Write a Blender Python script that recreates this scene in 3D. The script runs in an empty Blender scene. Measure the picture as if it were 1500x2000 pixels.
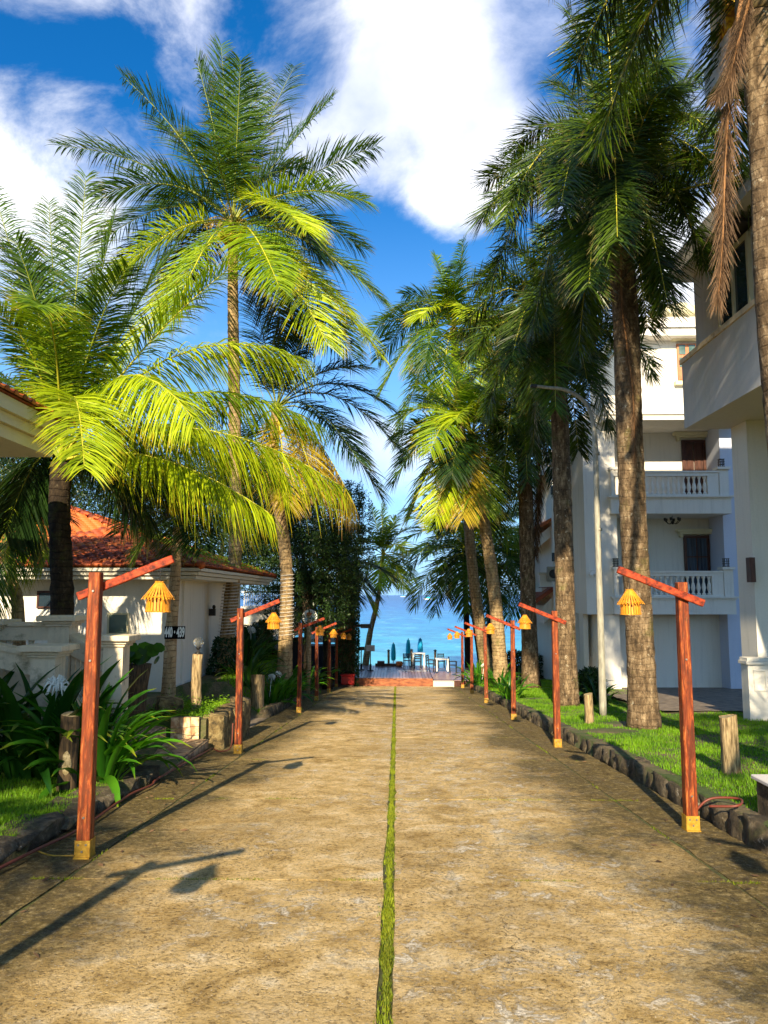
import bpy, math, random
import numpy as np
from mathutils import Vector
random.seed(7); RNG = np.random.default_rng(7)
R = math.radians; pi = math.pi
sc = bpy.context.scene
COL = sc.collection

# ------------------------------------------------------------------ camera
PITCH = math.atan(162/1500.0); YAW = math.atan(24/1500.0)     # focal length = 1500 px on a 2000 px tall frame
CAMZ = 1.61
cam = bpy.data.cameras.new('camera'); camo = bpy.data.objects.new('camera', cam); COL.objects.link(camo)
camo.location = (0, 0, CAMZ); camo.rotation_euler = (pi/2+PITCH, 0, YAW)
cam.sensor_fit = 'VERTICAL'; cam.sensor_height = 24; cam.lens = 24*1500/2000; cam.clip_start = 0.05; cam.clip_end = 30000
sc.camera = camo
_f = np.array([-math.sin(YAW)*math.cos(PITCH), math.cos(YAW)*math.cos(PITCH), math.sin(PITCH)])
_r = np.array([math.cos(YAW), math.sin(YAW), 0.0]); _u = np.cross(_r, _f)
def ray(px, py):
    return _f*1500 + _r*(px-750) + _u*(1000-py)
def W(px, py, Y):                 # where a survey line of the photograph meets the plane at distance Y
    d = ray(px, py); k = Y/d[1]
    return np.array([d[0]*k, Y, CAMZ+d[2]*k])
def X_(px, Y, py=1162): return W(px, py, Y)[0]
def Z_(py, Y, px=780): return W(px, py, Y)[2]

# ------------------------------------------------------------------ light
SUNV = Vector((0.115, 1.0, -0.50)).normalized()
sun_el = math.asin(-SUNV.z)
world = bpy.data.worlds.new('World'); sc.world = world; world.use_nodes = True
wn = world.node_tree.nodes; wl = world.node_tree.links; wn.clear()
sky = wn.new('ShaderNodeTexSky'); sky.sky_type = 'NISHITA'; sky.sun_disc = False
sky.sun_elevation = sun_el; sky.sun_rotation = R(186.6); sky.air_density = 1.0; sky.dust_density = 1.3; sky.ozone_density = 3.0
hs = wn.new('ShaderNodeHueSaturation'); hs.inputs['Saturation'].default_value = 1.2; hs.inputs['Value'].default_value = 1.0; hs.inputs['Hue'].default_value = 0.502
tint = wn.new('ShaderNodeMix'); tint.data_type = 'RGBA'; tint.blend_type = 'MULTIPLY'; tint.inputs['Factor'].default_value = 1; tint.inputs['B'].default_value = (.66, .90, 1.10, 1)
wl.new(sky.outputs[0], tint.inputs['A']); wl.new(tint.outputs['Result'], hs.inputs['Color'])
tc = wn.new('ShaderNodeTexCoord')
nrm = wn.new('ShaderNodeVectorMath'); nrm.operation = 'NORMALIZE'; wl.new(tc.outputs['Generated'], nrm.inputs[0])
mp = wn.new('ShaderNodeMapping'); mp.inputs['Scale'].default_value = (1, 1, 1.25); mp.inputs['Location'].default_value = (3.1, .4, 1.7); wl.new(nrm.outputs[0], mp.inputs[0])
n1 = wn.new('ShaderNodeTexNoise'); n1.inputs['Scale'].default_value = 5.2; n1.inputs['Detail'].default_value = 11; n1.inputs['Roughness'].default_value = .64; n1.inputs['Distortion'].default_value = .35
wl.new(mp.outputs[0], n1.inputs['Vector'])
def wmath(op, a, b, clamp=False):
    m = wn.new('ShaderNodeMath'); m.operation = op; m.use_clamp = clamp
    for i, v in enumerate((a, b)):
        if isinstance(v, (int, float)): m.inputs[i].default_value = v
        else: wl.new(v, m.inputs[i])
    return m.outputs[0]
acc = wmath('ADD', wmath('MULTIPLY', wmath('SUBTRACT', n1.outputs['Fac'], .5), 1.35), .515)
BLOBS = [(860,110,.24,.24),(690,260,.16,.13),(1010,120,.15,.16),(900,395,.07,.16),(330,50,.22,.24),(60,60,.15,.20),(130,300,.13,.15),(20,420,.18,.20),
         (270,230,.16,-.20),(130,180,.12,-.3),(560,60,.11,-.34),(600,150,.06,-.12),(740,450,.13,-.2),(720,560,.13,-.16),(960,510,.09,-.14),(880,400,.08,.14),(1090,60,.10,-.22),
         (1140,230,.10,-.2),(740,880,.08,.26),(700,700,.05,.22),(800,1010,.07,.12),(1330,570,.12,.25),(790,960,.05,-.1),(830,700,.15,-.16),(1400,300,.2,.12),(480,340,.1,-.1)]
for px, py, rad, wgt in BLOBS:
    d = ray(px, py); d = d/np.linalg.norm(d)
    dp = wn.new('ShaderNodeVectorMath'); dp.operation = 'DOT_PRODUCT'; wl.new(nrm.outputs[0], dp.inputs[0]); dp.inputs[1].default_value = tuple(d)
    mr = wn.new('ShaderNodeMapRange'); mr.interpolation_type = 'SMOOTHSTEP'
    mr.inputs['From Min'].default_value = math.cos(rad); mr.inputs['From Max'].default_value = 1; mr.inputs['To Min'].default_value = 0; mr.inputs['To Max'].default_value = wgt*1.45
    wl.new(dp.outputs['Value'], mr.inputs['Value'])
    acc = wmath('ADD', acc, mr.outputs[0])
cm = wn.new('ShaderNodeMapRange'); cm.interpolation_type = 'SMOOTHSTEP'; cm.inputs['From Min'].default_value = .47; cm.inputs['From Max'].default_value = 1.02
wl.new(acc, cm.inputs['Value'])
n2 = wn.new('ShaderNodeTexNoise'); n2.inputs['Scale'].default_value = 4.5; n2.inputs['Detail'].default_value = 6; wl.new(mp.outputs[0], n2.inputs['Vector'])
cr = wn.new('ShaderNodeValToRGB'); cr.color_ramp.elements[0].position = .35; cr.color_ramp.elements[0].color = (3.6, 4.2, 5.9, 1); cr.color_ramp.elements[1].position = .62; cr.color_ramp.elements[1].color = (8.6, 8.5, 8.5, 1)
wl.new(n2.outputs['Fac'], cr.inputs[0])
mx = wn.new('ShaderNodeMix'); mx.data_type = 'RGBA'; wl.new(cm.outputs[0], mx.inputs['Factor']); wl.new(hs.outputs[0], mx.inputs['A']); wl.new(cr.outputs[0], mx.inputs['B'])
bg = wn.new('ShaderNodeBackground'); bg.inputs['Strength'].default_value = .090; sz = wn.new('ShaderNodeSeparateXYZ'); wl.new(nrm.outputs[0], sz.inputs[0])
hzr = wn.new('ShaderNodeMapRange'); hzr.interpolation_type = 'SMOOTHSTEP'; hzr.inputs['From Min'].default_value = .55; hzr.inputs['From Max'].default_value = -.06; hzr.inputs['To Min'].default_value = 0; hzr.inputs['To Max'].default_value = .72
wl.new(sz.outputs['Z'], hzr.inputs['Value'])
hm = wn.new('ShaderNodeMix'); hm.data_type = 'RGBA'; wl.new(hzr.outputs[0], hm.inputs['Factor']); wl.new(mx.outputs['Result'], hm.inputs['A']); hm.inputs['B'].default_value = (3.3, 5.8, 9.1, 1)
wl.new(hm.outputs['Result'], bg.inputs['Color'])
wo = wn.new('ShaderNodeOutputWorld'); wl.new(bg.outputs[0], wo.inputs[0])
sl = bpy.data.lights.new('sun', 'SUN'); sl.energy = 5.0; sl.angle = R(.55); sl.color = (1.0, .84, .58)
so = bpy.data.objects.new('sun', sl); COL.objects.link(so); so.location = (0, -20, 20); so.rotation_euler = SUNV.to_track_quat('-Z', 'Y').to_euler()
sc.view_settings.view_transform = 'Standard'; sc.view_settings.look = 'None'; sc.view_settings.gamma = 1; sc.view_settings.use_curve_mapping = False
sc.view_settings.exposure = 1.04
sc.render.engine = 'CYCLES'; sc.cycles.max_bounces = 6; sc.cycles.transparent_max_bounces = 8; sc.cycles.caustics_reflective = False; sc.cycles.caustics_refractive = False

# ------------------------------------------------------------------ materials
class NT:
    def __init__(s, name):
        s.m = bpy.data.materials.new(name); s.m.use_nodes = True; s.n = s.m.node_tree.nodes; s.l = s.m.node_tree.links; s.n.clear()
        s.out = s.n.new('ShaderNodeOutputMaterial'); s.geo = None
    def new(s, t, **k):
        n = s.n.new(t)
        for a, b in k.items():
            if hasattr(n, a): setattr(n, a, b)
            else: n.inputs[a.replace('_', ' ')].default_value = b
        return n
    def pos(s, scale=(1,1,1), obj=False):
        if obj: src = s.new('ShaderNodeTexCoord').outputs['Object']
        else: src = s.new('ShaderNodeNewGeometry').outputs['Position']
        m = s.new('ShaderNodeMapping'); m.inputs['Scale'].default_value = scale; s.l.new(src, m.inputs[0]); return m.outputs[0]
    def noise(s, vec, scale, detail=4, rough=.55, dist=0):
        n = s.new('ShaderNodeTexNoise'); n.inputs['Scale'].default_value = scale; n.inputs['Detail'].default_value = detail; n.inputs['Roughness'].default_value = rough; n.inputs['Distortion'].default_value = dist
        s.l.new(vec, n.inputs['Vector']); return n.outputs['Fac']
    def voro(s, vec, scale, feat='F1', out='Distance'):
        n = s.new('ShaderNodeTexVoronoi'); n.feature = feat; n.inputs['Scale'].default_value = scale; s.l.new(vec, n.inputs['Vector']); return n.outputs[out]
    def ramp(s, fac, stops):
        r = s.new('ShaderNodeValToRGB'); e = r.color_ramp.elements
        while len(e) < len(stops): e.new(.5)
        for i, (p, c) in enumerate(stops):
            e[i].position = p; e[i].color = (*c, 1) if len(c) == 3 else c
        s.l.new(fac, r.inputs[0]); return r.outputs[0]
    def rng(s, fac, a, b, c=0, d=1):
        r = s.new('ShaderNodeMapRange'); r.inputs['From Min'].default_value = a; r.inputs['From Max'].default_value = b; r.inputs['To Min'].default_value = c; r.inputs['To Max'].default_value = d
        s.l.new(fac, r.inputs['Value']); return r.outputs[0]
    def mix(s, f, a, b, mode='MIX'):
        m = s.new('ShaderNodeMix'); m.data_type = 'RGBA'; m.blend_type = mode
        for k, v in (('Factor', f), ('A', a), ('B', b)):
            if isinstance(v, (int, float)): m.inputs[k].default_value = v
            elif isinstance(v, tuple): m.inputs[k].default_value = (*v, 1)
            else: s.l.new(v, m.inputs[k])
        return m.outputs['Result']
    def math(s, op, a, b=0):
        m = s.new('ShaderNodeMath'); m.operation = op
        for i, v in enumerate((a, b)):
            if isinstance(v, (int, float)): m.inputs[i].default_value = v
            else: s.l.new(v, m.inputs[i])
        return m.outputs[0]
    def attr(s, name):
        a = s.new('ShaderNodeAttribute'); a.attribute_name = name; return a.outputs['Fac']
    def sep(s, v):
        n = s.new('ShaderNodeSeparateXYZ'); s.l.new(v, n.inputs[0]); return n.outputs
    def bsdf(s, col, rough=.7, bump=None, bstr=.5, bdist=.01, metallic=0, spec=.5, **kw):
        p = s.new('ShaderNodeBsdfPrincipled')
        for k, v in (('Base Color', col), ('Roughness', rough), ('Metallic', metallic), ('Specular IOR Level', spec)):
            if isinstance(v, (int, float)): p.inputs[k].default_value = v
            elif isinstance(v, tuple): p.inputs[k].default_value = (*v, 1)
            else: s.l.new(v, p.inputs[k])
        for k, v in kw.items(): p.inputs[k.replace('_', ' ')].default_value = v
        if bump is not None:
            b = s.new('ShaderNodeBump'); b.inputs['Strength'].default_value = bstr; b.inputs['Distance'].default_value = bdist; s.l.new(bump, b.inputs['Height']); s.l.new(b.outputs[0], p.inputs['Normal'])
        s.l.new(p.outputs[0], s.out.inputs[0]); s.p = p; return s.m
M = {}
def simple(name, c1, c2, scale=6, rough=.6, stretch=(1,1,1), bstr=.3, bdist=.005, detail=5, lo=.35, hi=.65, obj=False, spec=.4, **kw):
    t = NT(name); v = t.pos(stretch, obj); f = t.noise(v, scale, detail)
    M[name] = t.bsdf(t.ramp(f, [(lo, c1), (hi, c2)]), rough, f, bstr, bdist, spec=spec, **kw); return M[name]

def wall_mat(name, base, dirt, amount=.5, moss=None):
    t = NT(name); v = t.pos(); n = t.noise(v, .9, 6, .6)
    st = t.noise(t.pos((5, 5, .35)), 1.6, 5, .65)              # vertical rain streaks
    f = t.math('MULTIPLY', t.rng(st, .5, .78), t.rng(n, .35, .7)); f = t.math('MULTIPLY', f, amount)
    c = t.mix(f, base, dirt); c = t.mix(t.rng(t.noise(v, 30, 3), .3, .7, 0, .12), c, dirt)
    if moss: c = t.mix(t.rng(t.noise(v, 3, 6, .7), .56, .72, 0, .8), c, moss)
    M[name] = t.bsdf(c, .75, t.noise(v, 45, 4), .25, .004, spec=.25)
wall_mat('white_plaster', (.78, .74, .66), (.36, .34, .29), .62)
wall_mat('shaded_white_plaster', (.58, .62, .74), (.33, .35, .42), .4)  # white plaster with the bluish tone of shade put into its colour
wall_mat('grey_plaster', (.60, .58, .56), (.28, .27, .25), .6)
wall_mat('cream_plaster', (.66, .62, .52), (.34, .30, .22), .4)
wall_mat('stair_plaster', (.74, .62, .45), (.20, .17, .12), .8, (.11, .10, .045))
wall_mat('trim_cream', (.70, .64, .42), (.4, .33, .15), .4)

# road concrete
t = NT('road_concrete'); v = t.pos(); x, y, z = t.sep(v)
big = t.noise(v, .55, 5, .6); med = t.noise(v, 3.2, 8, .68, .3); fine = t.noise(v, 46, 7, .75); grit = t.noise(v, 150, 3, .6)
c = t.ramp(med, [(.30, (.32, .195, .055)), (.44, (.62, .42, .16)), (.56, (.80, .58, .28)), (.68, (.92, .76, .50))])
c = t.mix(t.rng(big, .45, .62, 0, .4), c, t.ramp(fine, [(.3, (.20, .12, .03)), (.7, (.46, .31, .12))]))
c = t.mix(t.rng(t.noise(v, 20, 8, .8), .46, .39, 0, .6), c, (.14, .085, .028)); c = t.mix(t.rng(fine, .43, .36, 0, .65), c, (.06, .038, .016)); c = t.mix(t.rng(t.noise(v, 28, 6, .8, .4), .56, .64, 0, .6), c, (.66, .54, .36))
fl = t.math('MULTIPLY', t.rng(t.noise(v, 6, 9, .84, .6), .53, .57), t.rng(t.math('ADD', t.noise(v, .8, 5, .65), t.math('MULTIPLY', x, .035)), .45, .54))       # pale worn flakes
c = t.mix(t.math('MULTIPLY', fl, .85), c, (.86, .77, .63))
sp = t.math('MULTIPLY', t.rng(t.voro(t.pos((1, 1, 1)), 34), .16, .09), t.rng(t.noise(v, 6, 3), .55, .62))
c = t.mix(sp, c, (.80, .74, .62))
edge = t.math('ADD', t.math('ABSOLUTE', t.math('ADD', x, .05)), t.math('MULTIPLY', t.rng(t.noise(v, .8, 7, .72), 0, 1, -1, 1), 1.9))
c = t.mix(t.rng(edge, 1.40, 2.1, 0, .88), c, t.ramp(t.noise(v, 14, 8, .8), [(.38, (.028, .022, .008)), (.52, (.12, .088, .022)), (.66, (.42, .32, .14))]))      # damp algae towards the road edges
c = t.mix(t.math('MULTIPLY', t.rng(t.noise(v, 1.7, 10, .86), .56, .63), .42), c, (.14, .092, .022)); pk = t.rng(t.noise(v, 38, 4, .9), .565, .62); pk = t.math('MULTIPLY', pk, t.rng(t.noise(v, 1.3, 5, .7), .38, .56, .25, 1)); c = t.mix(t.math('MULTIPLY', pk, .85), c, (.055, .035, .012)); pl_ = t.rng(t.noise(t.pos((1, 1.6, 1)), 31, 5, .85), .60, .65); c = t.mix(t.math('MULTIPLY', pl_, .6), c, (.88, .78, .60)); wv = t.new('ShaderNodeVectorMath'); wv.operation = 'ADD'; t.l.new(v, wv.inputs[0]); nn_ = t.new('ShaderNodeTexNoise'); nn_.inputs['Scale'].default_value = 3; nn_.inputs['Detail'].default_value = 6; t.l.new(v, nn_.inputs['Vector']); t.l.new(nn_.outputs['Color'], wv.inputs[1]); ck = t.voro(wv.outputs[0], .75, 'DISTANCE_TO_EDGE'); ckm = t.math('MULTIPLY', t.rng(ck, .004, .0015), t.rng(t.noise(v, .6, 2), .54, .60)); c = t.mix(t.math('MULTIPLY', ckm, .8), c, (.05, .035, .015))
hb = t.math('ADD', t.math('MULTIPLY', fine, .8), t.math('MULTIPLY', grit, .35)); hb = t.math('ADD', hb, t.math('MULTIPLY', fl, .4))
hb = t.math('SUBTRACT', hb, t.math('MULTIPLY', t.rng(t.voro(v, 26), .25, .08), .35)); hb = t.math('SUBTRACT', hb, ckm); hb = t.math('SUBTRACT', hb, t.math('MULTIPLY', pk, .7)); hb = t.math('ADD', hb, t.math('MULTIPLY', pl_, .4))
M['road_concrete'] = t.bsdf(c, .85, hb, 1.0, .020, spec=.25)

t = NT('joint_soil'); v = t.pos(); M['joint_soil'] = t.bsdf(t.ramp(t.noise(v, 20, 5), [(.3, (.03, .025, .01)), (.7, (.10, .12, .02))]), .95, t.noise(v, 60), .6, .01)
t = NT('ground_soil'); v = t.pos()
M['ground_soil'] = t.bsdf(t.mix(t.rng(t.noise(v, 1.3, 6, .65), .42, .58), t.ramp(t.noise(v, 18, 5), [(.3, (.03, .055, .008)), (.7, (.07, .11, .015))]), t.ramp(t.noise(v, 25, 5), [(.3, (.10, .075, .04)), (.7, (.20, .15, .08))])), .95, t.noise(v, 30, 6), .8, .03)
t = NT('yard_paving'); v = t.pos(); M['yard_paving'] = t.bsdf(t.ramp(t.noise(v, 5, 6, .65), [(.35, (.10, .075, .05)), (.65, (.27, .21, .15))]), .85, t.noise(v, 40), .4, .01)
t = NT('sand'); v = t.pos(); M['sand'] = t.bsdf(t.ramp(t.noise(v, 5, 6), [(.3, (.4, .32, .2)), (.7, (.52, .44, .3))]), .95, t.noise(v, 30), .4, .01)
t = NT('kerb_mossy'); v = t.pos()
c = t.ramp(t.noise(v, 7, 7, .7), [(.32, (.022, .018, .010)), (.5, (.085, .062, .034)), (.66, (.23, .18, .11))])
c = t.mix(t.rng(t.noise(v, 4, 5), .52, .66, 0, .7), c, (.055, .055, .012)); c = t.mix(t.rng(t.noise(v, 13, 6, .7), .62, .68, 0, .7), c, (.48, .42, .32))
M['kerb_mossy'] = t.bsdf(c, .92, t.noise(v, 22, 8, .7), 1.0, .03)
t = NT('planter_rock'); v = t.pos(); c = t.ramp(t.noise(v, 6, 7, .7, .6), [(.35, (.035, .026, .012)), (.5, (.19, .13, .05)), (.66, (.42, .33, .15))])
M['planter_rock'] = t.bsdf(c, .9, t.noise(v, 12, 8, .7, .5), 1.0, .05)
simple('tile_paving', (.20, .105, .06), (.50, .36, .22), 9, .6, lo=.38, hi=.62)
simple('tile_pale', (.42, .22, .10), (.74, .58, .34), 11, .5, lo=.4, hi=.6)
simple('mortar', (.08, .06, .04), (.16, .13, .09), 12, .9)
# red stained timber of the lamp posts
t = NT('red_timber'); v = t.pos((7, 7, .8), True); g = t.noise(v, 5.5, 6, .62, .7); k = t.noise(t.pos((1, 1, 1)), 7, 4, .6)
oi = t.new('ShaderNodeObjectInfo').outputs['Random']
c = t.ramp(g, [(.36, (.018, .004, .002)), (.46, (.09, .012, .003)), (.56, (.21, .036, .006)), (.68, (.44, .14, .03))])
c = t.mix(t.rng(k, .57, .70, 0, .85), c, (.03, .007, .004)); c = t.mix(t.rng(t.noise(v, 13, 5), .60, .74, 0, .5), c, (.55, .27, .10))
c = t.mix(t.rng(oi, 0, 1, 0, .25), c, (.40, .10, .03))
M['red_timber'] = t.bsdf(c, .55, t.noise(v, 9, 5), .7, .008, spec=.25)
t = NT('red_paint_arm'); v = t.pos((3, 3, 3), True); g = t.noise(v, 7, 6, .6)
M['red_paint_arm'] = t.bsdf(t.ramp(g, [(.34, (.07, .009, .003)), (.5, (.30, .035, .008)), (.70, (.44, .08, .02))]), .55, g, .4, .005, spec=.25)
simple('bracket_yellow', (.30, .15, .010), (.48, .28, .03), 30, .5)
simple('steel_bolt', (.35, .33, .3), (.55, .52, .48), 60, .35, metallic=.8) if False else None
t = NT('steel_bolt'); M['steel_bolt'] = t.bsdf((.45, .42, .38), .35, metallic=.9)
t = NT('bamboo'); v = t.pos((1, 1, .15), True); M['bamboo'] = t.bsdf(t.ramp(t.noise(v, 60, 4), [(.3, (.50, .17, .008)), (.7, (.80, .36, .025))]), .45, t.noise(v, 90), .3, .003)
t = NT('bamboo_lining'); M['bamboo_lining'] = t.bsdf((.30, .085, .008), .7)
t = NT('black_cord'); M['black_cord'] = t.bsdf((.015, .013, .012), .5)
t = NT('red_conduit'); M['red_conduit'] = t.bsdf((.16, .035, .02), .5)
simple('log_pale', (.12, .08, .035), (.46, .33, .17), 7, .85, (6, 6, .8), .9, .02, 7, .36, .62)
simple('log_dark', (.02, .013, .007), (.12, .075, .035), 7, .85, (6, 6, .8), .9, .02, 7, .36, .66)
simple('log_cut', (.16, .12, .05), (.42, .34, .2), 30, .9)
# trunks
def trunk_mat(name, c1, c2, c3, lichen, ring=9.0, moss=(.10, .11, .02), rs=.75):
    t = NT(name); v = t.pos(); x, y, z = t.sep(v)
    wob = t.math('ADD', t.math('MULTIPLY', z, ring), t.math('MULTIPLY', t.noise(v, 2.4, 3), 1.6))
    ringv = t.math('SINE', t.math('MULTIPLY', wob, 2*pi)); rg = t.rng(ringv, .70, 1)
    n = t.noise(t.pos((3, 3, 1)), 3.2, 7, .7)
    c = t.ramp(n, [(.32, c1), (.5, c2), (.7, c3)]); c = t.mix(t.math('MULTIPLY', t.math('MULTIPLY', rg, t.rng(t.noise(t.pos((1,1,1)), 7, 4, .7), .4, .6)), rs), c, tuple(q*.35 for q in c1)); c = t.mix(t.rng(t.noise(t.pos((1,1,.5)), 22, 6, .75), .52, .62, 0, .55), c, tuple(q*.45 for q in c1))
    c = t.mix(t.rng(t.noise(v, 9, 6, .75), .60, .68, 0, .8), c, lichen); c = t.mix(t.rng(t.noise(v, 1.6, 6, .7), .56, .7, 0, .55), c, moss)
    h = t.math('SUBTRACT', t.noise(t.pos((1, 1, .6)), 26, 6, .7), t.math('MULTIPLY', rg, .8*rs))
    M[name] = t.bsdf(c, .88, h, .9, .02, spec=.2)
trunk_mat('trunk_foxtail', (.035, .024, .014), (.14, .092, .05), (.40, .29, .17), (.58, .52, .38), 8.5, rs=.4)
trunk_mat('trunk_coconut', (.13, .085, .045), (.33, .225, .11), (.52, .38, .20), (.60, .50, .30), 9)
trunk_mat('trunk_dark', (.010, .007, .005), (.03, .02, .012), (.07, .048, .026), (.10, .08, .05), 9)
trunk_mat('trunk_pale', (.26, .17, .09), (.46, .31, .17), (.60, .44, .26), (.66, .55, .36), 11, (.3, .2, .07))
simple('trunk_bark', (.03, .02, .012), (.13, .09, .05), 9, .9, (2, 2, .5), 1, .03)
def leaf_mat(name, c1, c2, tip, trans=.35, rough=.42, tipstart=.86):
    t = NT(name); s_ = t.attr('s'); r_ = t.attr('r'); f = t.math('ADD', t.math('MULTIPLY', r_, .5), t.math('MULTIPLY', t.rng(t.noise(t.pos(), 1.3, 4), .32, .68), .5))
    c = t.ramp(f, [(.22, c1), (.8, c2)]); c = t.mix(t.rng(t.math('ADD', s_, t.math('MULTIPLY', r_, .14)), tipstart, 1.05, 0, .85), c, tip)
    p = t.new('ShaderNodeBsdfPrincipled'); t.l.new(c, p.inputs['Base Color']); p.inputs['Roughness'].default_value = rough; p.inputs['Specular IOR Level'].default_value = .35
    tr = t.new('ShaderNodeBsdfTranslucent'); tc_ = t.mix(1.0, c, (1.5, 1.5, .5), 'MULTIPLY'); t.l.new(tc_, tr.inputs[0])
    ms = t.new('ShaderNodeMixShader'); ms.inputs[0].default_value = trans; t.l.new(p.outputs[0], ms.inputs[1]); t.l.new(tr.outputs[0], ms.inputs[2]); t.l.new(ms.outputs[0], t.out.inputs[0]); M[name] = t.m
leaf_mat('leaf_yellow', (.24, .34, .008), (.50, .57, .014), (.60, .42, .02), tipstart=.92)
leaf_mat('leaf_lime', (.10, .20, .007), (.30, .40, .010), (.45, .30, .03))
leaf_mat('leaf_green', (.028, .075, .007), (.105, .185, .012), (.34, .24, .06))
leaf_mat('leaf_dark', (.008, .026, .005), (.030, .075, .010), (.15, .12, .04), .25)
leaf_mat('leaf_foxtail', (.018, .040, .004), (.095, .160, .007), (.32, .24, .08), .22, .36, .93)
leaf_mat('leaf_dead', (.06, .034, .018), (.21, .12, .062), (.30, .2, .12), .15, .8)
leaf_mat('leaf_rust', (.26, .19, .012), (.50, .38, .03), (.4, .2, .08), .3)
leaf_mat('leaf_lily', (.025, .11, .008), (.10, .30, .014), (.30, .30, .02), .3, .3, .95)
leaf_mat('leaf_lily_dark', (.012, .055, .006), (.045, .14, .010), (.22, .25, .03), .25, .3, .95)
leaf_mat('grass_blade', (.07, .19, .004), (.20, .40, .008), (.26, .32, .02), .35, .6, .8)
leaf_mat('moss_blade', (.09, .13, .006), (.26, .32, .01), (.34, .30, .02), .3, .7, .8)
leaf_mat('leaf_tree', (.010, .030, .007), (.045, .090, .014), (.05, .08, .02), .2)
leaf_mat('leaf_ivy', (.008, .035, .010), (.020, .085, .020), (.05, .12, .02), .2)
leaf_mat('leaf_cover', (.07, .18, .006), (.22, .40, .012), (.3, .4, .02), .3)
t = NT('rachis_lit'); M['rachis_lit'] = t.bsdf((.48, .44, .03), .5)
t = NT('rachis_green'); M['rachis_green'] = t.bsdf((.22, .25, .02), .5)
t = NT('rachis_dead'); M['rachis_dead'] = t.bsdf((.28, .13, .04), .7)
simple('crownshaft', (.05, .032, .016), (.16, .12, .05), 8, .6, (3, 3, .5))
simple('coconut_husk', (.38, .22, .012), (.62, .42, .03), 9, .45)
simple('flower_stalk', (.5, .33, .06), (.75, .55, .15), 9, .6)
simple('petal_white', (.75, .75, .66), (.85, .85, .8), 9, .5)
# roof tile
t = NT('roof_tile'); v = t.pos(); oi = t.new('ShaderNodeObjectInfo').outputs['Random']
c = t.ramp(t.math('ADD', t.math('MULTIPLY', t.noise(v, 2.4, 6, .65), .45), t.math('MULTIPLY', oi, .55)), [(.25, (.15, .026, .008)), (.5, (.36, .062, .012)), (.75, (.55, .14, .02))])
c = t.mix(t.rng(t.noise(v, 7, 6, .7), .60, .70, 0, .5), c, (.10, .035, .015))
M['roof_tile'] = t.bsdf(c, .65, t.noise(v, 30), .5, .01)
simple('dark_wood', (.035, .010, .006), (.09, .028, .014), 6, .45, (5, 5, .7))
simple('shutter_wood', (.38, .13, .05), (.55, .22, .10), 6, .5, (5, 5, .7))
t = NT('window_glass'); M['window_glass'] = t.bsdf((.02, .035, .05), .06, spec=.8)
t = NT('window_glass_green'); v = t.pos(); M['window_glass_green'] = t.bsdf(t.ramp(t.noise(v, 2, 2), [(.4, (.05, .09, .07)), (.6, (.13, .19, .16))]), .15, spec=.7)
t = NT('window_glass_pale'); v = t.pos(); M['window_glass_pale'] = t.bsdf((.30, .48, .58), .08, spec=.9)
t = NT('curtain_blue'); v = t.pos((1, 1, .05)); M['curtain_blue'] = t.bsdf(t.ramp(t.noise(v, 14, 2), [(.35, (.01, .016, .03)), (.65, (.05, .085, .13))]), .5)
t = NT('frame_pale'); M['frame_pale'] = t.bsdf((.56, .52, .34), .5)
simple('black_metal', (.010, .010, .010), (.03, .028, .026), 20, .4)
simple('galvanised', (.22, .21, .17), (.38, .36, .28), 12, .45, (2, 2, .4))
t = NT('black_board'); M['black_board'] = t.bsdf((.006, .006, .006), .9, spec=.05)
t = NT('white_print'); M['white_print'] = t.bsdf((.8, .8, .78), .5)
t = NT('white_plastic'); M['white_plastic'] = t.bsdf((.72, .72, .70), .35)
t = NT('gold_panel'); v = t.pos((1, 1, 1)); c = t.ramp(t.noise(v, 5, 3, .5, 2.5), [(.38, (.30, .11, .006)), (.5, (.62, .32, .012)), (.62, (.85, .55, .03))]); M['gold_panel'] = t.bsdf(c, .35, t.noise(v, 5, 3, .5, 2.5), .6, .03)
t = NT('rope_white'); M['rope_white'] = t.bsdf((.62, .60, .56), .6)
t = NT('globe_glass'); M['globe_glass'] = t.bsdf((.85, .87, .85), .05, Transmission_Weight=.85, IOR=1.35)
# deck timber
t = NT('deck_timber'); v = t.pos((8, .6, 1)); oi = t.new('ShaderNodeObjectInfo').outputs['Random']
c = t.ramp(t.math('ADD', t.math('MULTIPLY', t.noise(v, 3, 5), .6), t.math('MULTIPLY', oi, .4)), [(.3, (.17, .09, .085)), (.7, (.34, .22, .21))])
M['deck_timber'] = t.bsdf(c, .35, t.noise(v, 9), .4, .005)
simple('deck_fascia', (.14, .035, .014), (.40, .13, .045), 5, .5, (1, 1, 5))
t = NT('umbrella_cyan'); M['umbrella_cyan'] = t.bsdf((.006, .42, .80), .7)
t = NT('umbrella_turquoise'); M['umbrella_turquoise'] = t.bsdf((.01, .60, .80), .7)
t = NT('red_plastic'); M['red_plastic'] = t.bsdf((.42, .008, .006), .35)
t = NT('orange_clay'); M['orange_clay'] = t.bsdf((.55, .16, .04), .7)
simple('chair_black', (.010, .012, .018), (.025, .028, .035), 20, .45)
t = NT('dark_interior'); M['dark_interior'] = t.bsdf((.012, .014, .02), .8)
simple('thatch_grey', (.09, .09, .095), (.2, .2, .2), 12, .9)
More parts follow.
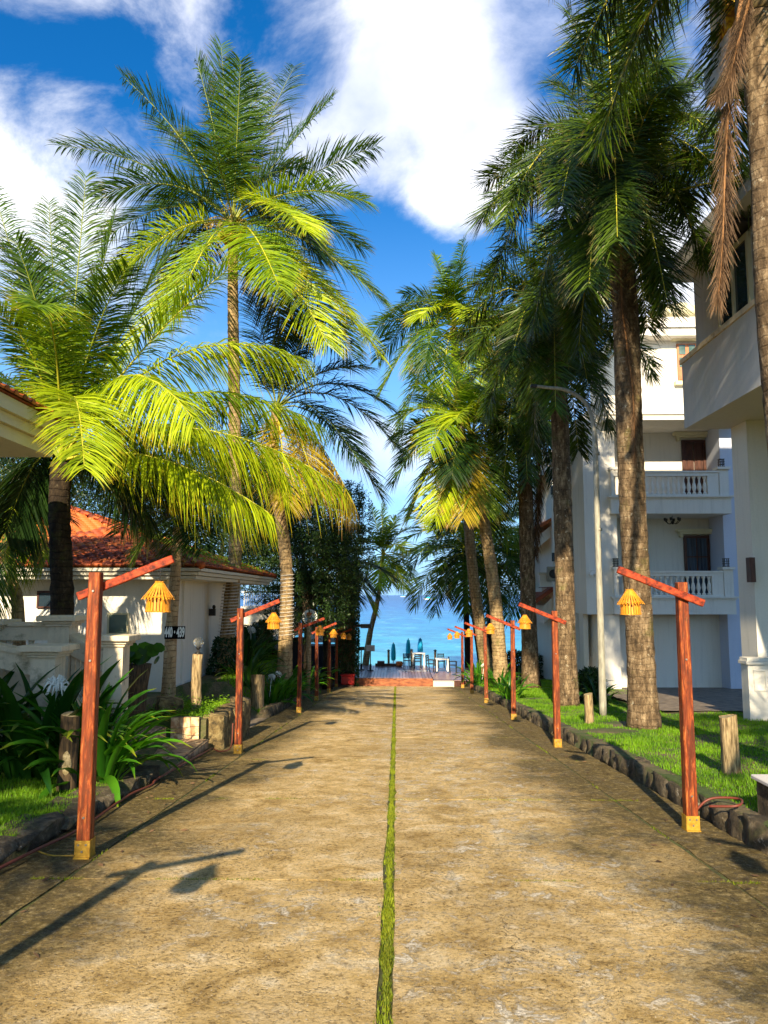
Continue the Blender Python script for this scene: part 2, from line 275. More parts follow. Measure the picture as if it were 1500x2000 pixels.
# sea: sandy shallows are turquoise, open water is blue
t = NT('sea_water'); v = t.pos(); x, y, z = t.sep(v)
c = t.ramp(t.rng(y, 50, 900), [(0, (.12, .52, .54)), (.035, (.05, .42, .56)), (.11, (.02, .28, .56)), (.35, (.008, .13, .42)), (1, (.004, .07, .28))])
w1 = t.noise(t.pos((.35, 1, 1)), .9, 5, .6); w2 = t.noise(t.pos((.12, .35, 1)), .35, 5, .6)
c = t.mix(t.rng(t.noise(t.pos((1, .55, 1)), .16, 10, .78), .46, .56, 0, .75), c, t.mix(.6, c, (.0, .06, .26))); c = t.mix(t.rng(t.noise(t.pos((1, .5, 1)), .21, 10, .8), .545, .62, 0, .6), c, (.22, .62, .72))
foam = t.rng(t.noise(t.pos((.25, .8, 1)), .8, 7, .7), .62, .70, 0, .5)
c = t.mix(foam, c, (.6, .75, .78))
h = t.math('ADD', t.math('MULTIPLY', w1, .5), w2)
M['sea_water'] = t.bsdf(c, .30, h, .55, .8, spec=.35)

# ------------------------------------------------------------------ mesh helpers
def mesh_np(name, V, F, mats, attrs=None, smooth=False, midx=None):
    V = np.asarray(V, dtype=np.float32).reshape(-1, 3)
    me = bpy.data.meshes.new(name); me.vertices.add(len(V)); me.vertices.foreach_set('co', V.ravel())
    Fs = F if (isinstance(F, list) and isinstance(F[0], np.ndarray) and F[0].ndim == 2) else [np.asarray(F)]
    idx = []; starts = []; n = 0
    for f in Fs:
        f = np.asarray(f, dtype=np.int32)
        if len(f) == 0: continue
        k = f.shape[1]; starts.append(n+np.arange(len(f))*k); n += f.size; idx.append(f.ravel())
    idx = np.concatenate(idx); starts = np.concatenate(starts).astype(np.int32)
    me.loops.add(len(idx)); me.loops.foreach_set('vertex_index', idx.astype(np.int32))
    me.polygons.add(len(starts)); me.polygons.foreach_set('loop_start', starts)
    if midx is not None: me.polygons.foreach_set('material_index', np.asarray(midx, dtype=np.int32))
    if smooth: me.polygons.foreach_set('use_smooth', np.ones(len(starts), dtype=bool))
    me.update(calc_edges=True); me.validate()
    for k, a in (attrs or {}).items():
        at = me.attributes.new(k, 'FLOAT', 'POINT'); at.data.foreach_set('value', np.asarray(a, dtype=np.float32))
    for m in (mats if isinstance(mats, (list, tuple)) else [mats]): me.materials.append(m if not isinstance(m, str) else M[m])
    return me
def wloc(o):
    v = np.zeros(3)
    while o is not None:
        v += np.array(o.location); o = o.parent
    return v
def link(name, me, parent=None, loc=(0,0,0), rot=None, scale=None, kind=None, **props):
    o = bpy.data.objects.new(name, me); COL.objects.link(o); o.location = loc
    if parent is not None: o.parent = parent
    if rot is not None: o.rotation_euler = rot
    if scale is not None: o.scale = scale
    if kind: o['kind'] = kind
    for k, v in props.items(): o[k] = v
    return o
def thing(name, label, cat, loc=(0,0,0), group=None, rotz=0):
    o = bpy.data.objects.new(name, None); COL.objects.link(o); o.location = [float(q) for q in loc]; o.rotation_euler = (0, 0, rotz); o.empty_display_size = .1
    o['label'] = label; o['category'] = cat
    if group: o['group'] = group
    return o
def tag(o, label, cat, group=None):
    o['label'] = label; o['category'] = cat
    if group: o['group'] = group
    return o
class MB:
    def __init__(s): s.v = []; s.f = []; s.n = 0
    def add(s, V, F):
        V = np.asarray(V, float); s.v.append(V); s.f += [tuple(i+s.n for i in f) for f in F]; s.n += len(V); return s
    def box(s, lo, hi, rz=0, c=None, taper=None):
        x0, y0, z0 = lo; x1, y1, z1 = hi
        V = np.array([(x0,y0,z0),(x1,y0,z0),(x1,y1,z0),(x0,y1,z0),(x0,y0,z1),(x1,y0,z1),(x1,y1,z1),(x0,y1,z1)], float)
        if taper:
            cx, cy = (x0+x1)/2, (y0+y1)/2; V[4:, 0] = cx+(V[4:, 0]-cx)*taper; V[4:, 1] = cy+(V[4:, 1]-cy)*taper
        if rz:
            c = c if c is not None else ((x0+x1)/2, (y0+y1)/2); a, b = math.cos(rz), math.sin(rz)
            X = V[:, 0]-c[0]; Y = V[:, 1]-c[1]; V[:, 0] = c[0]+X*a-Y*b; V[:, 1] = c[1]+X*b+Y*a
        return s.add(V, [(0,3,2,1),(4,5,6,7),(0,1,5,4),(1,2,6,5),(2,3,7,6),(3,0,4,7)])
    def prism(s, poly, d):            # polygon of 3D points pushed along vector d
        P = np.asarray(poly, float); d = np.asarray(d, float); n = len(P)
        nrm = np.cross(P[1]-P[0], P[2]-P[1]); flip = np.dot(nrm, d) > 0
        F = [tuple(range(n))[::-1] if flip else tuple(range(n)), tuple(n+i for i in range(n)) if flip else tuple(n+i for i in range(n))[::-1]]
        for i in range(n):
            j = (i+1) % n; F.append((i, j, n+j, n+i) if flip else (j, i, n+i, n+j))
        return s.add(np.vstack([P, P+d]), F)
    def bar(s, a, b, w, h, up=(0,0,1)):
        a = np.asarray(a, float); b = np.asarray(b, float); d = (b-a)/np.linalg.norm(b-a); sd = np.cross(d, up); sd /= np.linalg.norm(sd); u = np.cross(sd, d)
        P = [a+sd*w/2*i+u*h/2*j for i, j in ((-1,-1),(1,-1),(1,1),(-1,1))]; return s.prism(P, b-a)
    def tube(s, path, rad, sides=8, caps=True):
        P = np.asarray(path, float); n = len(P); rad = np.broadcast_to(np.asarray(rad, float), (n,))
        T = np.gradient(P, axis=0); T /= np.linalg.norm(T, axis=1)[:, None]+1e-9
        ref = np.array([0, 1, 0.]) if abs(T[0][1]) < .8 else np.array([1., 0, 0]); A = np.cross(T, ref); A /= np.linalg.norm(A, axis=1)[:, None]+1e-9; B = np.cross(T, A)
        an = np.arange(sides)*2*pi/sides
        V = P[:, None]+rad[:, None, None]*(A[:, None]*np.cos(an)[None, :, None]+B[:, None]*np.sin(an)[None, :, None])
        F = []
        for i in range(n-1):
            for j in range(sides):
                k = (j+1) % sides; F.append((i*sides+j, i*sides+k, (i+1)*sides+k, (i+1)*sides+j))
        if caps: F.append(tuple(range(sides))[::-1]); F.append(tuple((n-1)*sides+j for j in range(sides)))
        return s.add(V.reshape(-1, 3), F)
    def lathe(s, prof, c=(0,0,0), sides=16, sx=1, sy=1):
        n = len(prof); an = np.arange(sides)*2*pi/sides; c = np.asarray(c, float)
        V = np.array([[c[0]+r*math.cos(a)*sx, c[1]+r*math.sin(a)*sy, c[2]+z] for r, z in prof for a in an]); F = []
        for i in range(n-1):
            for j in range(sides):
                k = (j+1) % sides; F.append((i*sides+j, i*sides+k, (i+1)*sides+k, (i+1)*sides+j))
        F.append(tuple(range(sides))[::-1]); F.append(tuple((n-1)*sides+j for j in range(sides)))
        return s.add(V, F)
    def mesh(s, name, mat, org=(0,0,0), smooth=False, bevel=0):
        me = bpy.data.meshes.new(name); V = np.vstack(s.v)-np.asarray(org, float); me.from_pydata(V.tolist(), [], s.f); me.update()
        if bevel:
            import bmesh
            bm = bmesh.new(); bm.from_mesh(me); bmesh.ops.bevel(bm, geom=bm.edges[:], offset=bevel, segments=1, affect='EDGES', clamp_overlap=True); bm.to_mesh(me); bm.free()
        if smooth: me.polygons.foreach_set('use_smooth', np.ones(len(me.polygons), dtype=bool))
        me.materials.append(M[mat] if isinstance(mat, str) else mat); return me
    def part(s, name, mat, parent=None, smooth=False, kind=None, bevel=0, **props):
        org = wloc(parent) if parent is not None else (0,0,0)
        return link(name, s.mesh(name, mat, org, smooth, bevel), parent, kind=kind, **props)
def catmull(P, n):
    P = np.asarray(P, float); Q = np.vstack([2*P[0]-P[1], P, 2*P[-1]-P[-2]]); out = []
    seg = len(P)-1; ts = np.linspace(0, seg, n)
    for t in ts:
        i = min(int(t), seg-1); u = t-i; a, b, c, d = Q[i], Q[i+1], Q[i+2], Q[i+3]
        out.append(.5*((2*b)+(-a+c)*u+(2*a-5*b+4*c-d)*u*u+(-a+3*b-3*c+d)*u**3))
    return np.array(out)
def copy_tree(o, parent=None):
    c = o.copy(); COL.objects.link(c); c.parent = parent
    for ch in o.children: copy_tree(ch, c)
    return c
def rock_mesh(name, mat, seed, sub=2, sph=.45, jit=.1):
    r = np.random.default_rng(seed); g = np.linspace(-1, 1, sub+1); key = {}; V = []; F = []
    def vid(p):
        k = tuple(np.round(p, 3))
        if k not in key: key[k] = len(V); V.append(p)
        return key[k]
    for ax in range(3):
        for sg in (-1, 1):
            for i in range(sub):
                for j in range(sub):
                    q = []
                    for a, b in ((0,0),(1,0),(1,1),(0,1)):
                        p = np.zeros(3); p[ax] = sg; p[(ax+1)%3] = g[i+a]; p[(ax+2)%3] = g[j+b]; q.append(vid(p))
                    F.append(tuple(q) if sg > 0 else tuple(q[::-1]))
    V = np.array(V); nr = V/np.linalg.norm(V, axis=1)[:, None]; V = V*(1-sph)+nr*sph*1.15; V += r.normal(0, jit, V.shape)
    return mesh_np(name, V, F, mat, smooth=True)

# ------------------------------------------------------------------ terrain
SL = -0.066
def road_z(y): return SL*np.minimum(y, 32.3)
def sstep(a, b, x):
    t_ = np.clip((x-a)/(b-a), 0, 1); return t_*t_*(3-2*t_)
def gz(x, y):
    x = np.asarray(x, float); y = np.asarray(y, float); z = road_z(y)-.03
    rt = z+.03+.20+.05*sstep(3.4, 7, x)
    pad = np.where(y < 24, np.maximum(z+.12, -.42), z+.12+(1.2)*(1-sstep(24, 30, y)))
    pad = np.maximum(z+.12, np.where(y < 26, -.42, -.42-(y-26)*.35)); lt = z+.12
    lt = lt*(1-sstep(-3.3, -4.0, x))+pad*sstep(-3.3, -4.0, x)
    drive = (y > 14.2) & (y < 18.0) & (x > -4.6); lt = np.where(drive, z, lt)
    z = np.where(x > 2.95, rt, np.where(x < -2.95, lt, z))
    z = z+np.where(np.abs(x) > 3.1, .02*np.sin(x*2.3+y*.9)*np.cos(y*1.7-x), 0)
    z = z-sstep(38.2, 46, y)*2.6-sstep(46, 90, y)*3
    return z
def GZ(x, y): return float(gz(x, y))
xs = np.unique(np.concatenate([np.linspace(-260, -14, 12), np.linspace(-14, 14, 113), [-2.94, -2.96, 2.94, 2.96], np.linspace(14, 260, 12)]))
ys = np.unique(np.concatenate([np.linspace(-120, -8, 8), np.linspace(-8, 50, 147), np.linspace(50, 140, 10)]))
GX, GY = np.meshgrid(xs, ys); V = np.stack([GX, GY, gz(GX, GY)], -1).reshape(-1, 3); nx = len(xs)
i, j = np.meshgrid(np.arange(nx-1), np.arange(len(ys)-1)); a = (j*nx+i).ravel()
link('ground', mesh_np('ground', V, np.stack([a, a+1, a+1+nx, a+nx], 1), 'ground_soil', smooth=True), kind='structure')
seaz = -3.8
mb = MB(); mb.add([(-12000, 47, seaz), (12000, 47, seaz), (12000, 14000, seaz), (-12000, 14000, seaz)], [(0,1,2,3)]); mb.part('sea', 'sea_water', kind='structure')

# road: a bed and its cast slabs, joints open between them
mb = MB(); ysb = [-6, 32.3]; mb.add([(-2.95, -6, road_z(-6)-.014), (2.95, -6, road_z(-6)-.014), (2.95, 32.3, road_z(32.3)-.014), (-2.95, 32.3, road_z(32.3)-.014)], [(0,1,2,3)])
road = mb.part('road', 'joint_soil', kind='structure')
joints = [-5.9, -3.0, -.1, 2.75, 5.6, 8.48, 11.35, 14.2, 17.05, 19.9, 22.7, 25.5, 28.2, 30.3, 32.25]
cols = [(-2.93, -2.33), (-2.317, -.078), (-.028, 2.317), (2.33, 2.93)]
k = 0
for y0, y1 in zip(joints[:-1], joints[1:]):
    for ci, (x0, x1) in enumerate(cols):
        r = random.Random(k); k += 1; g = .004
        n = 14; ya = np.linspace(y0+g, y1-g, n); top = []
        def jx(xx, s): return [xx+s*abs(r.gauss(0, .008)) for _ in ya]
        L = jx(x0, 1); Rr = jx(x1, -1); dz = r.uniform(-.004, .004)+(-.006 if ci in (0, 3) else 0)
        V = []; F = []
        for q in range(n):
            zz = road_z(ya[q])+dz; V += [(L[q], ya[q], zz-.05), (L[q]+.006, ya[q], zz), (Rr[q]-.006, ya[q], zz), (Rr[q], ya[q], zz-.05)]
        for q in range(n-1):
            for e in range(3): F.append((q*4+e, q*4+e+1, (q+1)*4+e+1, (q+1)*4+e)[::-1] if False else (q*4+e, q*4+e+1, (q+1)*4+e+1, (q+1)*4+e))
        m_ = n-1; F += [(0, 3, 2, 1), (m_*4, m_*4+1, m_*4+2, m_*4+3)]
        b = MB(); b.add(V, F); b.part('concrete_slab', 'road_concrete', road)

# side drive on the left
mb = MB(); mb.add([(-6.5, 14.3, road_z(14.3)+.02), (-2.94, 14.3, road_z(14.3)-.004), (-2.94, 17.9, road_z(17.9)-.004), (-6.5, 17.9, road_z(17.9)+.02)], [(0,1,2,3)]); mb.part('side_path', 'yard_paving', kind='structure')
mb = MB(); mb.add([(5.6, 16.6, GZ(6,16.6)+.035), (16, 16.6, GZ(6,16.6)+.035), (16, 25.8, GZ(8,25.8)+.06), (5.9, 25.8, GZ(8,25.8)+.06)], [(0,1,2,3)]); mb.part('yard_pavement', 'yard_paving', kind='structure')

# grass in joints and on lawns
def blades(name, X, Y, Zb, H, mat, wid=.006, lean=.5, parent=None):
    n = len(X); az = RNG.uniform(0, 2*pi, n); ln = RNG.uniform(0, lean, n)*H; w = wid*RNG.uniform(.6, 1.4, n)
    b = np.stack([X, Y, Zb], 1); px = np.stack([np.cos(az+pi/2), np.sin(az+pi/2), 0*az], 1)*w[:, None]; d = np.stack([np.cos(az), np.sin(az), 0*az], 1)
    tip = b+d*ln[:, None]+np.stack([0*H, 0*H, H], 1)
    V = np.stack([b-px, b+px, tip], 1).reshape(-1, 3); F = np.arange(3*n).reshape(-1, 3)
    s_ = np.tile([0, 0, 1.0], n); r_ = np.repeat(RNG.uniform(0, 1, n), 3)
    return link(name, mesh_np(name, V, F, mat, {'s': s_, 'r': r_}), parent, kind='stuff')
def vnoise(x, y, s, seed=0):
    return np.sin(x*s*1.7+seed)*np.cos(y*s*1.3+seed*2.1)+.6*np.sin(x*s*3.1-y*s*2.2+seed*.7)+.5*np.cos(y*s*5.3+x*s*1.9+seed)
n = 26000; y = RNG.uniform(.3, 1, n)**1.6*32; y = 2.2+RNG.uniform(0, 1, n)**1.7*29.5; den = .7*vnoise(0*y, y, 4.1, 1)+.5*vnoise(0*y, y, 1.3, 4)+.55; kp = RNG.uniform(-1.4, 1.2, n) < den; y = y[kp]
x = -.053+RNG.normal(0, 1, len(y))*.017*(1+.45*vnoise(y*0, y, 3.3, 2).clip(-1.6, 2)); blades('seam_moss', x, y, road_z(y)-.02, RNG.uniform(.02, .038, len(y)), 'moss_blade', .006, .9)
XX = []; YY = []
for jy in joints[3:12]:
    m_ = 2600 if jy < 9 else 900; xx = RNG.uniform(-2.6, 2.6, m_); kp = vnoise(xx, jy+0*xx, 3.0, jy) > .15+.4*(jy > 9); XX.append(xx[kp]); YY.append(jy+RNG.normal(0, .007, kp.sum()))
for sx in (-2.323, 2.323):
    yy = RNG.uniform(3, 30, 2600); kp = vnoise(0*yy, yy, 1.6, sx) > .7; XX.append(sx+RNG.normal(0, .006, kp.sum())); YY.append(yy[kp])
XX = np.concatenate(XX); YY = np.concatenate(YY); blades('joint_moss', XX, YY, road_z(YY)-.02, RNG.uniform(.022, .034, len(XX)), 'moss_blade', .006, .9)
n = 210000; y = 4+RNG.uniform(0, 1, n)**1.35*20; x = 3.12+RNG.uniform(0, 1, n)*np.minimum(6, 1.2+y*.5)
bare = (vnoise(x, y, .7, 3) > 1.2) | ((vnoise(x, y, 1.9, 8) > 1.0) & (RNG.uniform(0, 1, n) < .75)) | ((x > 5.6) & (y > 16.4)); x, y = x[~bare], y[~bare]
H = (.022+.028*RNG.uniform(0, 1, len(x)))*(1+.35*vnoise(x, y, 1.4, 5).clip(-1, 1.4)); blades('lawn_grass', x, y, gz(x, y)-.005, H*1.15, 'grass_blade', .0055, .8)
n = 90000; y = 3.5+RNG.uniform(0, 1, n)**1.2*5.4; x = -3.05-RNG.uniform(0, 1, n)**1.2*4; blades('shaded_lawn_grass', x, y, gz(x, y)-.005, RNG.uniform(.03, .06, n), 'grass_blade', .006, .8)
n = 16000; y = 18.3+RNG.uniform(0, 1, n)*12; x = -3.05-RNG.uniform(0, 1, n)**1.5*1.2; blades('verge_grass', x, y, gz(x, y)-.005, RNG.uniform(.05, .12, n), 'grass_blade', .009, .8)
n = 30000; y = 22+RNG.uniform(0, 1, n)*10; x = 3.05+RNG.uniform(0, 1, n)*4; blades('far_lawn_grass', x, y, gz(x, y)-.005, RNG.uniform(.05, .10, n), 'grass_blade', .011, .8)

# dry leaf litter blown to the road's edges and over the lawn
n = 420; sd_ = RNG.choice([-1., 1.], n); lx = sd_*(2.75-np.abs(RNG.normal(0, .45, n))); ly = 3.3+RNG.uniform(0, 1, n)**1.4*22; lx[300:] = RNG.uniform(3.2, 5.4, n-300)
lz = np.where(np.abs(lx) < 2.93, road_z(ly)+.006, gz(lx, ly)+.03); la = RNG.uniform(0, 2*pi, n); ll = RNG.uniform(.012, .045, n); dx = np.stack([np.cos(la), np.sin(la), RNG.normal(0, .15, n)], 1)*ll[:, None]; dy = np.stack([-np.sin(la), np.cos(la), RNG.normal(0, .2, n)], 1)*(ll*.35)[:, None]
c_ = np.stack([lx, ly, lz+.004], 1); V = np.stack([c_-dx, c_+dy, c_+dx, c_-dy+[0, 0, .004]], 1).reshape(-1, 3)
link('fallen_leaves', mesh_np('fallen_leaves', V, np.arange(4*n).reshape(-1, 4), 'leaf_dead', {'s': np.tile([0, .5, 1, .5], n), 'r': np.repeat(RNG.uniform(0, 1, n), 4)}), kind='stuff')
# kerbs: rough stones one by one
KM = [rock_mesh('kerb_stone', 'kerb_mossy', s, 3, .28, .085) for s in range(5)]
def kerb(name, side, y0, y1, w, h, step, label):
    t_ = thing(name, label, 'kerb', (side*(2.93+w/2), y0, road_z(y0)))
    y = y0; r = random.Random(3+int(side))
    while y < y1:
        L = r.uniform(.75, 1.25)*step; o = link('kerb_stone', KM[r.randrange(5)], t_, (r.uniform(-.02, .02), y+L/2-y0, float(road_z(y+L/2)-road_z(y0))+h*.30), (r.uniform(-.06, .06), r.uniform(-.08, .08), r.uniform(-.08, .08)), (w/2*r.uniform(.9, 1.15), L*.56, h*.62*r.uniform(.85, 1.15)))
        y += L
kerb('stone_kerb', 1, 2.2, 32, .26, .20, .44, 'dark mossy kerb of rounded stones along the right edge of the road')
kerb('stone_kerb', -1, 1.8, 9.1, .42, .13, .7, 'dark soil-stained kerb beside the shaded lawn, near left of the road')
kerb('stone_kerb', -1, 18.2, 31.6, .24, .20, .40, 'mossy low kerb edging the lily bed on the left beyond the side path')

# ------------------------------------------------------------------ fronds and palms
def leaflets(base, T, S, U, side, L, wdt, fwd, up, droop, ss=(0, .35, .7, 1)):
    n = len(base); d = T*np.cos(fwd)[:, None]+(S*side[:, None]*np.cos(up)[:, None]+U*np.sin(up)[:, None])*np.sin(fwd)[:, None]
    d /= np.linalg.norm(d, axis=1)[:, None]; wv = T-(T*d).sum(1)[:, None]*d; wv /= np.linalg.norm(wv, axis=1)[:, None]+1e-9
    tw = RNG.normal(0, .35, n); bn = np.cross(d, wv); wv = wv*np.cos(tw)[:, None]+bn*np.sin(tw)[:, None]
    V = np.zeros((n, len(ss), 2, 3)); wp = {0: .5, .35: 1, .7: .75, 1: .06, .3: 1, .6: .85, .5: 1}
    for k, s in enumerate(ss):
        c = base+d*(L*s)[:, None]; c[:, 2] -= droop*L*s*s; ww = (wdt*wp.get(s, .8)*.5)[:, None]*wv; V[:, k, 0] = c-ww; V[:, k, 1] = c+ww
    K = len(ss); b = np.arange(n)[:, None]*(2*K); F = []
    for k in range(K-1): F.append(np.stack([b[:, 0]+2*k, b[:, 0]+2*k+1, b[:, 0]+2*k+3, b[:, 0]+2*k+2], 1))
    sa = np.broadcast_to(np.repeat(np.array(ss), 2), (n, 2*K)); ra = np.repeat(RNG.uniform(0, 1, n), 2*K)
    return V.reshape(-1, 3), np.vstack(F), sa.ravel(), ra
def frond_mesh(curve, org, style, nl, Lmax, wid, mats, az=None, droop=.35, rr=.028, broken=.0):
    if style == 'coconut': nl = int(nl*1.75); wid = wid*.66; Lmax = Lmax*1.30
    else: nl = int(nl*2.0); wid = wid*.62; droop = droop*.6; Lmax = Lmax*(1.30 if style == 'fox' else 1)
    P = np.asarray(curve, float)-org; n = len(P); seg = np.linalg.norm(np.diff(P, axis=0), axis=1); cum = np.concatenate([[0], np.cumsum(seg)]); tot = cum[-1]; cum /= tot
    Tn = np.gradient(P, axis=0); Tn /= np.linalg.norm(Tn, axis=1)[:, None]+1e-9
    if az is None:
        h = P[-1]-P[0]; az = math.atan2(h[1], h[0])
    Sh = np.array([math.sin(az), -math.cos(az), 0]); roll = random.uniform(-.35, .35)
    def at(t): return np.stack([np.interp(t, cum, P[:, i]) for i in range(3)], 1), np.stack([np.interp(t, cum, Tn[:, i]) for i in range(3)], 1)
    def frame(T):
        T = T/np.linalg.norm(T, axis=1)[:, None]; S = np.broadcast_to(Sh, T.shape); S = S-(S*T).sum(1)[:, None]*T; S = S/np.linalg.norm(S, axis=1)[:, None]; U = np.cross(S, T)
        c, s = math.cos(roll), math.sin(roll); return T, S*c+U*s, U*c-S*s
    if style == 'coconut':
        t0 = .17; t = np.repeat(np.linspace(t0, 1, nl), 2); side = np.tile([1., -1.], nl); m = len(t); t = np.clip(t+RNG.normal(0, .003, m), 0, 1)
        if broken: kp = (RNG.uniform(0, 1, m) > broken); t, side = t[kp], side[kp]; m = len(t)
        u = (t-t0)/(1-t0); prof = (np.sin(pi*(.13+.80*u)))**.65; L = Lmax*prof*RNG.uniform(.88, 1.06, m)
        b, T = at(t); T, S, U = frame(T); fw = np.radians(72-32*u+RNG.normal(0, 5, m)); up = np.radians((18 if droop < .45 else -12)+RNG.normal(0, 9, m)); dr = (droop*(1+.4*RNG.normal(0, .5, m))).clip(0)
        wd = wid*(.65+.35*prof)*RNG.uniform(.8, 1.2, m)
    else:
        t0 = .12; t = RNG.uniform(t0, 1, nl); m = nl; u = (t-t0)/(1-t0); side = RNG.choice([-1., 1.], m); prof = (np.sin(pi*(.16+.72*u)))**.6; L = Lmax*prof*RNG.uniform(.75, 1.1, m)
        b, T = at(t); T, S, U = frame(T); fw = np.radians((64-20*u if style != 'dead' else 24+0*u)+RNG.normal(0, 9, m)); up = np.radians(RNG.uniform(-38, 42, m)*(1 if style != 'dead' else 2)); dr = droop*RNG.uniform(.4, 1.3, m); wd = wid*RNG.uniform(.7, 1.2, m)
    V, F, sa, ra = leaflets(b, T, S, U, side, L, wd, fw, up, dr if np.ndim(dr) else np.full(m, dr))
    # rachis
    mbr = MB(); k = max(6, n//2); tt = np.linspace(0, .985, k); pp, _ = at(tt); mbr.tube(pp, rr*(1-tt*.82), 5, False); RV = np.vstack(mbr.v); RF = np.array(mbr.f)+len(V)
    V = np.vstack([V, RV]); F2 = np.vstack([F, RF]); midx = np.concatenate([np.zeros(len(F)), np.ones(len(RF))])
    sa = np.concatenate([sa, np.zeros(len(RV))]); ra = np.concatenate([ra, np.full(len(RV), .5)])
    return mesh_np('frond', V, F2, mats, {'s': sa, 'r': ra}, midx=midx)
def curve_auto(B, az, e0, bend, L, n=16, power=1.4):
    t = np.linspace(0, 1, n); e = np.radians(e0)-np.radians(bend)*t**power; ds = L/(n-1); P = [np.array(B, float)]
    for k in range(1, n):
        a = az+.0*k; P.append(P[-1]+ds*np.array([math.cos(a)*math.cos(e[k]), math.sin(a)*math.cos(e[k]), math.sin(e[k])]))
    return np.array(P)
def curve_tip(B, T, arch, n=18):
    B = np.asarray(B, float); T = np.asarray(T, float); C = B+(T-B)*.42+np.array([0, 0, arch]); t = np.linspace(0, 1, n)[:, None]
    return (1-t)**2*B+2*t*(1-t)*C+t*t*T
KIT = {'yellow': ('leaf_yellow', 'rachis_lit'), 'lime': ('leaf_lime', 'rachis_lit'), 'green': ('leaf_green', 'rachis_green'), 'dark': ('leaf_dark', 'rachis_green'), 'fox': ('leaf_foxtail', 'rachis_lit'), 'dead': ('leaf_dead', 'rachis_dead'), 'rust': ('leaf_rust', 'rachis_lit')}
def trunk(parent, path, r0, r1, mat, sides=12, flare=1.25, step=.10, ring=.035):
    P = np.asarray(path, float); L = np.linalg.norm(np.diff(P, axis=0), axis=1).sum(); n = max(8, int(L/step)); C = catmull(P, n); t = np.linspace(0, 1, n)
    rad = r0+(r1-r0)*t; rad = rad*(1+(flare-1)*np.exp(-t*L/.5)); rad *= 1+ring*np.where(np.arange(n) % 2, 1, -.6)+RNG.normal(0, .012, n)
    b = MB(); b.tube(C, rad, sides); V = b.v[0]; nn = len(V); V += RNG.normal(0, .003, V.shape)*(r0/.2)
    return b.part('trunk', mat, parent, smooth=True)
def palm(label, path, r0, r1, tmat, fronds, L=4.6, nl=58, Lmax=.95, wid=.045, name='coconut_palm', group=None, autos=(), nuts=0, step=.10, shaft=None, style='coconut', droop=.35, sides=12, dead=(), ring=.035, flare=1.25, spath=0, rr=.028):
    path = np.asarray(path, float); base = path[0]; C = path[-1]
    t_ = thing(name, label, 'palm tree', base, group); trunk(t_, path, r0, r1, tmat, sides, flare, step, ring); org = base
    for (T, arch, kit, *o) in fronds:
        c = curve_tip(C+np.array([0, 0, .05]), T, arch); link('frond', frond_mesh(c, org, style, nl, Lmax, wid, KIT[kit], droop=o[0] if o else droop, rr=rr), t_)
    for i, (az, e0, bend, LL, kit) in enumerate(autos):
        c = curve_auto(C+np.array([0, 0, .05]), az, e0, bend, LL); link('frond', frond_mesh(c, org, style, nl, Lmax, wid, KIT[kit], az=az, droop=droop, rr=rr), t_)
    for (p, kit, LL, ww) in dead:
        link('dead_frond', frond_mesh(catmull(p, 16), org, 'dead', int(nl*1.9), LL, ww, KIT[kit], az=random.uniform(0, 6), droop=.7, rr=.03), t_, label='withered brown frond hanging down')
    if shaft:
        b = MB(); b.lathe([(r1*1.25, -shaft), (r1*1.3, -shaft*.7), (r1*1.1, -shaft*.3), (r1*.6, .1)], C, 12); b.part('crownshaft', 'crownshaft', t_, True)
    if nuts:
        for k in range(nuts):
            a = k*2.4; b = MB(); b.lathe([(.02, -.14), (.09, -.08), (.115, 0), (.09, .09), (.02, .13)], C+np.array([math.cos(a)*.28, math.sin(a)*.28-.1, -.25-.12*(k % 3)]), 8); b.part('coconut', 'coconut_husk', t_, True)
    for k in range(spath):
        a = -pi/2+(k-spath/2)*.9; b = MB(); p0 = C; p2 = C+np.array([math.cos(a)*.8, math.sin(a)*.8, .25-.5*(k % 2)]); b.tube(curve_tip(p0, p2, .35, 8), np.linspace(.03, .008, 8), 5)
        for q in range(14):
            f = .3+.7*q/14; c0 = p0+(p2-p0)*f+np.array([0, 0, .3*math.sin(pi*f)*.5]); e = c0+np.array([random.uniform(-.2, .2), random.uniform(-.2, .2), -random.uniform(.1, .35)]); b.bar(c0, e, .012, .012, (.3, .5, .1))
        b.part('flower_spray', 'flower_stalk', t_)
    return t_
def crown(n, L, kits, seed, emax=80, emin=-35, bend0=55, bend1=75):
    r = random.Random(seed); out = []
    for k in range(n):
        f = k/(n-1); e = emax+(emin-emax)*f**.9+r.uniform(-8, 8); out.append((k*2.39996+r.uniform(-.25, .25), e, bend0+(bend1-bend0)*f*r.uniform(.7, 1.2), L*r.uniform(.82, 1.08)*(.8 if f < .12 else 1), kits[min(int(f*len(kits)), len(kits)-1)]))
    return out
def TP(C, px, py, dy=0): return W(px, py, C[1]+dy)
def chain(pts): return [W(*p) for p in pts]

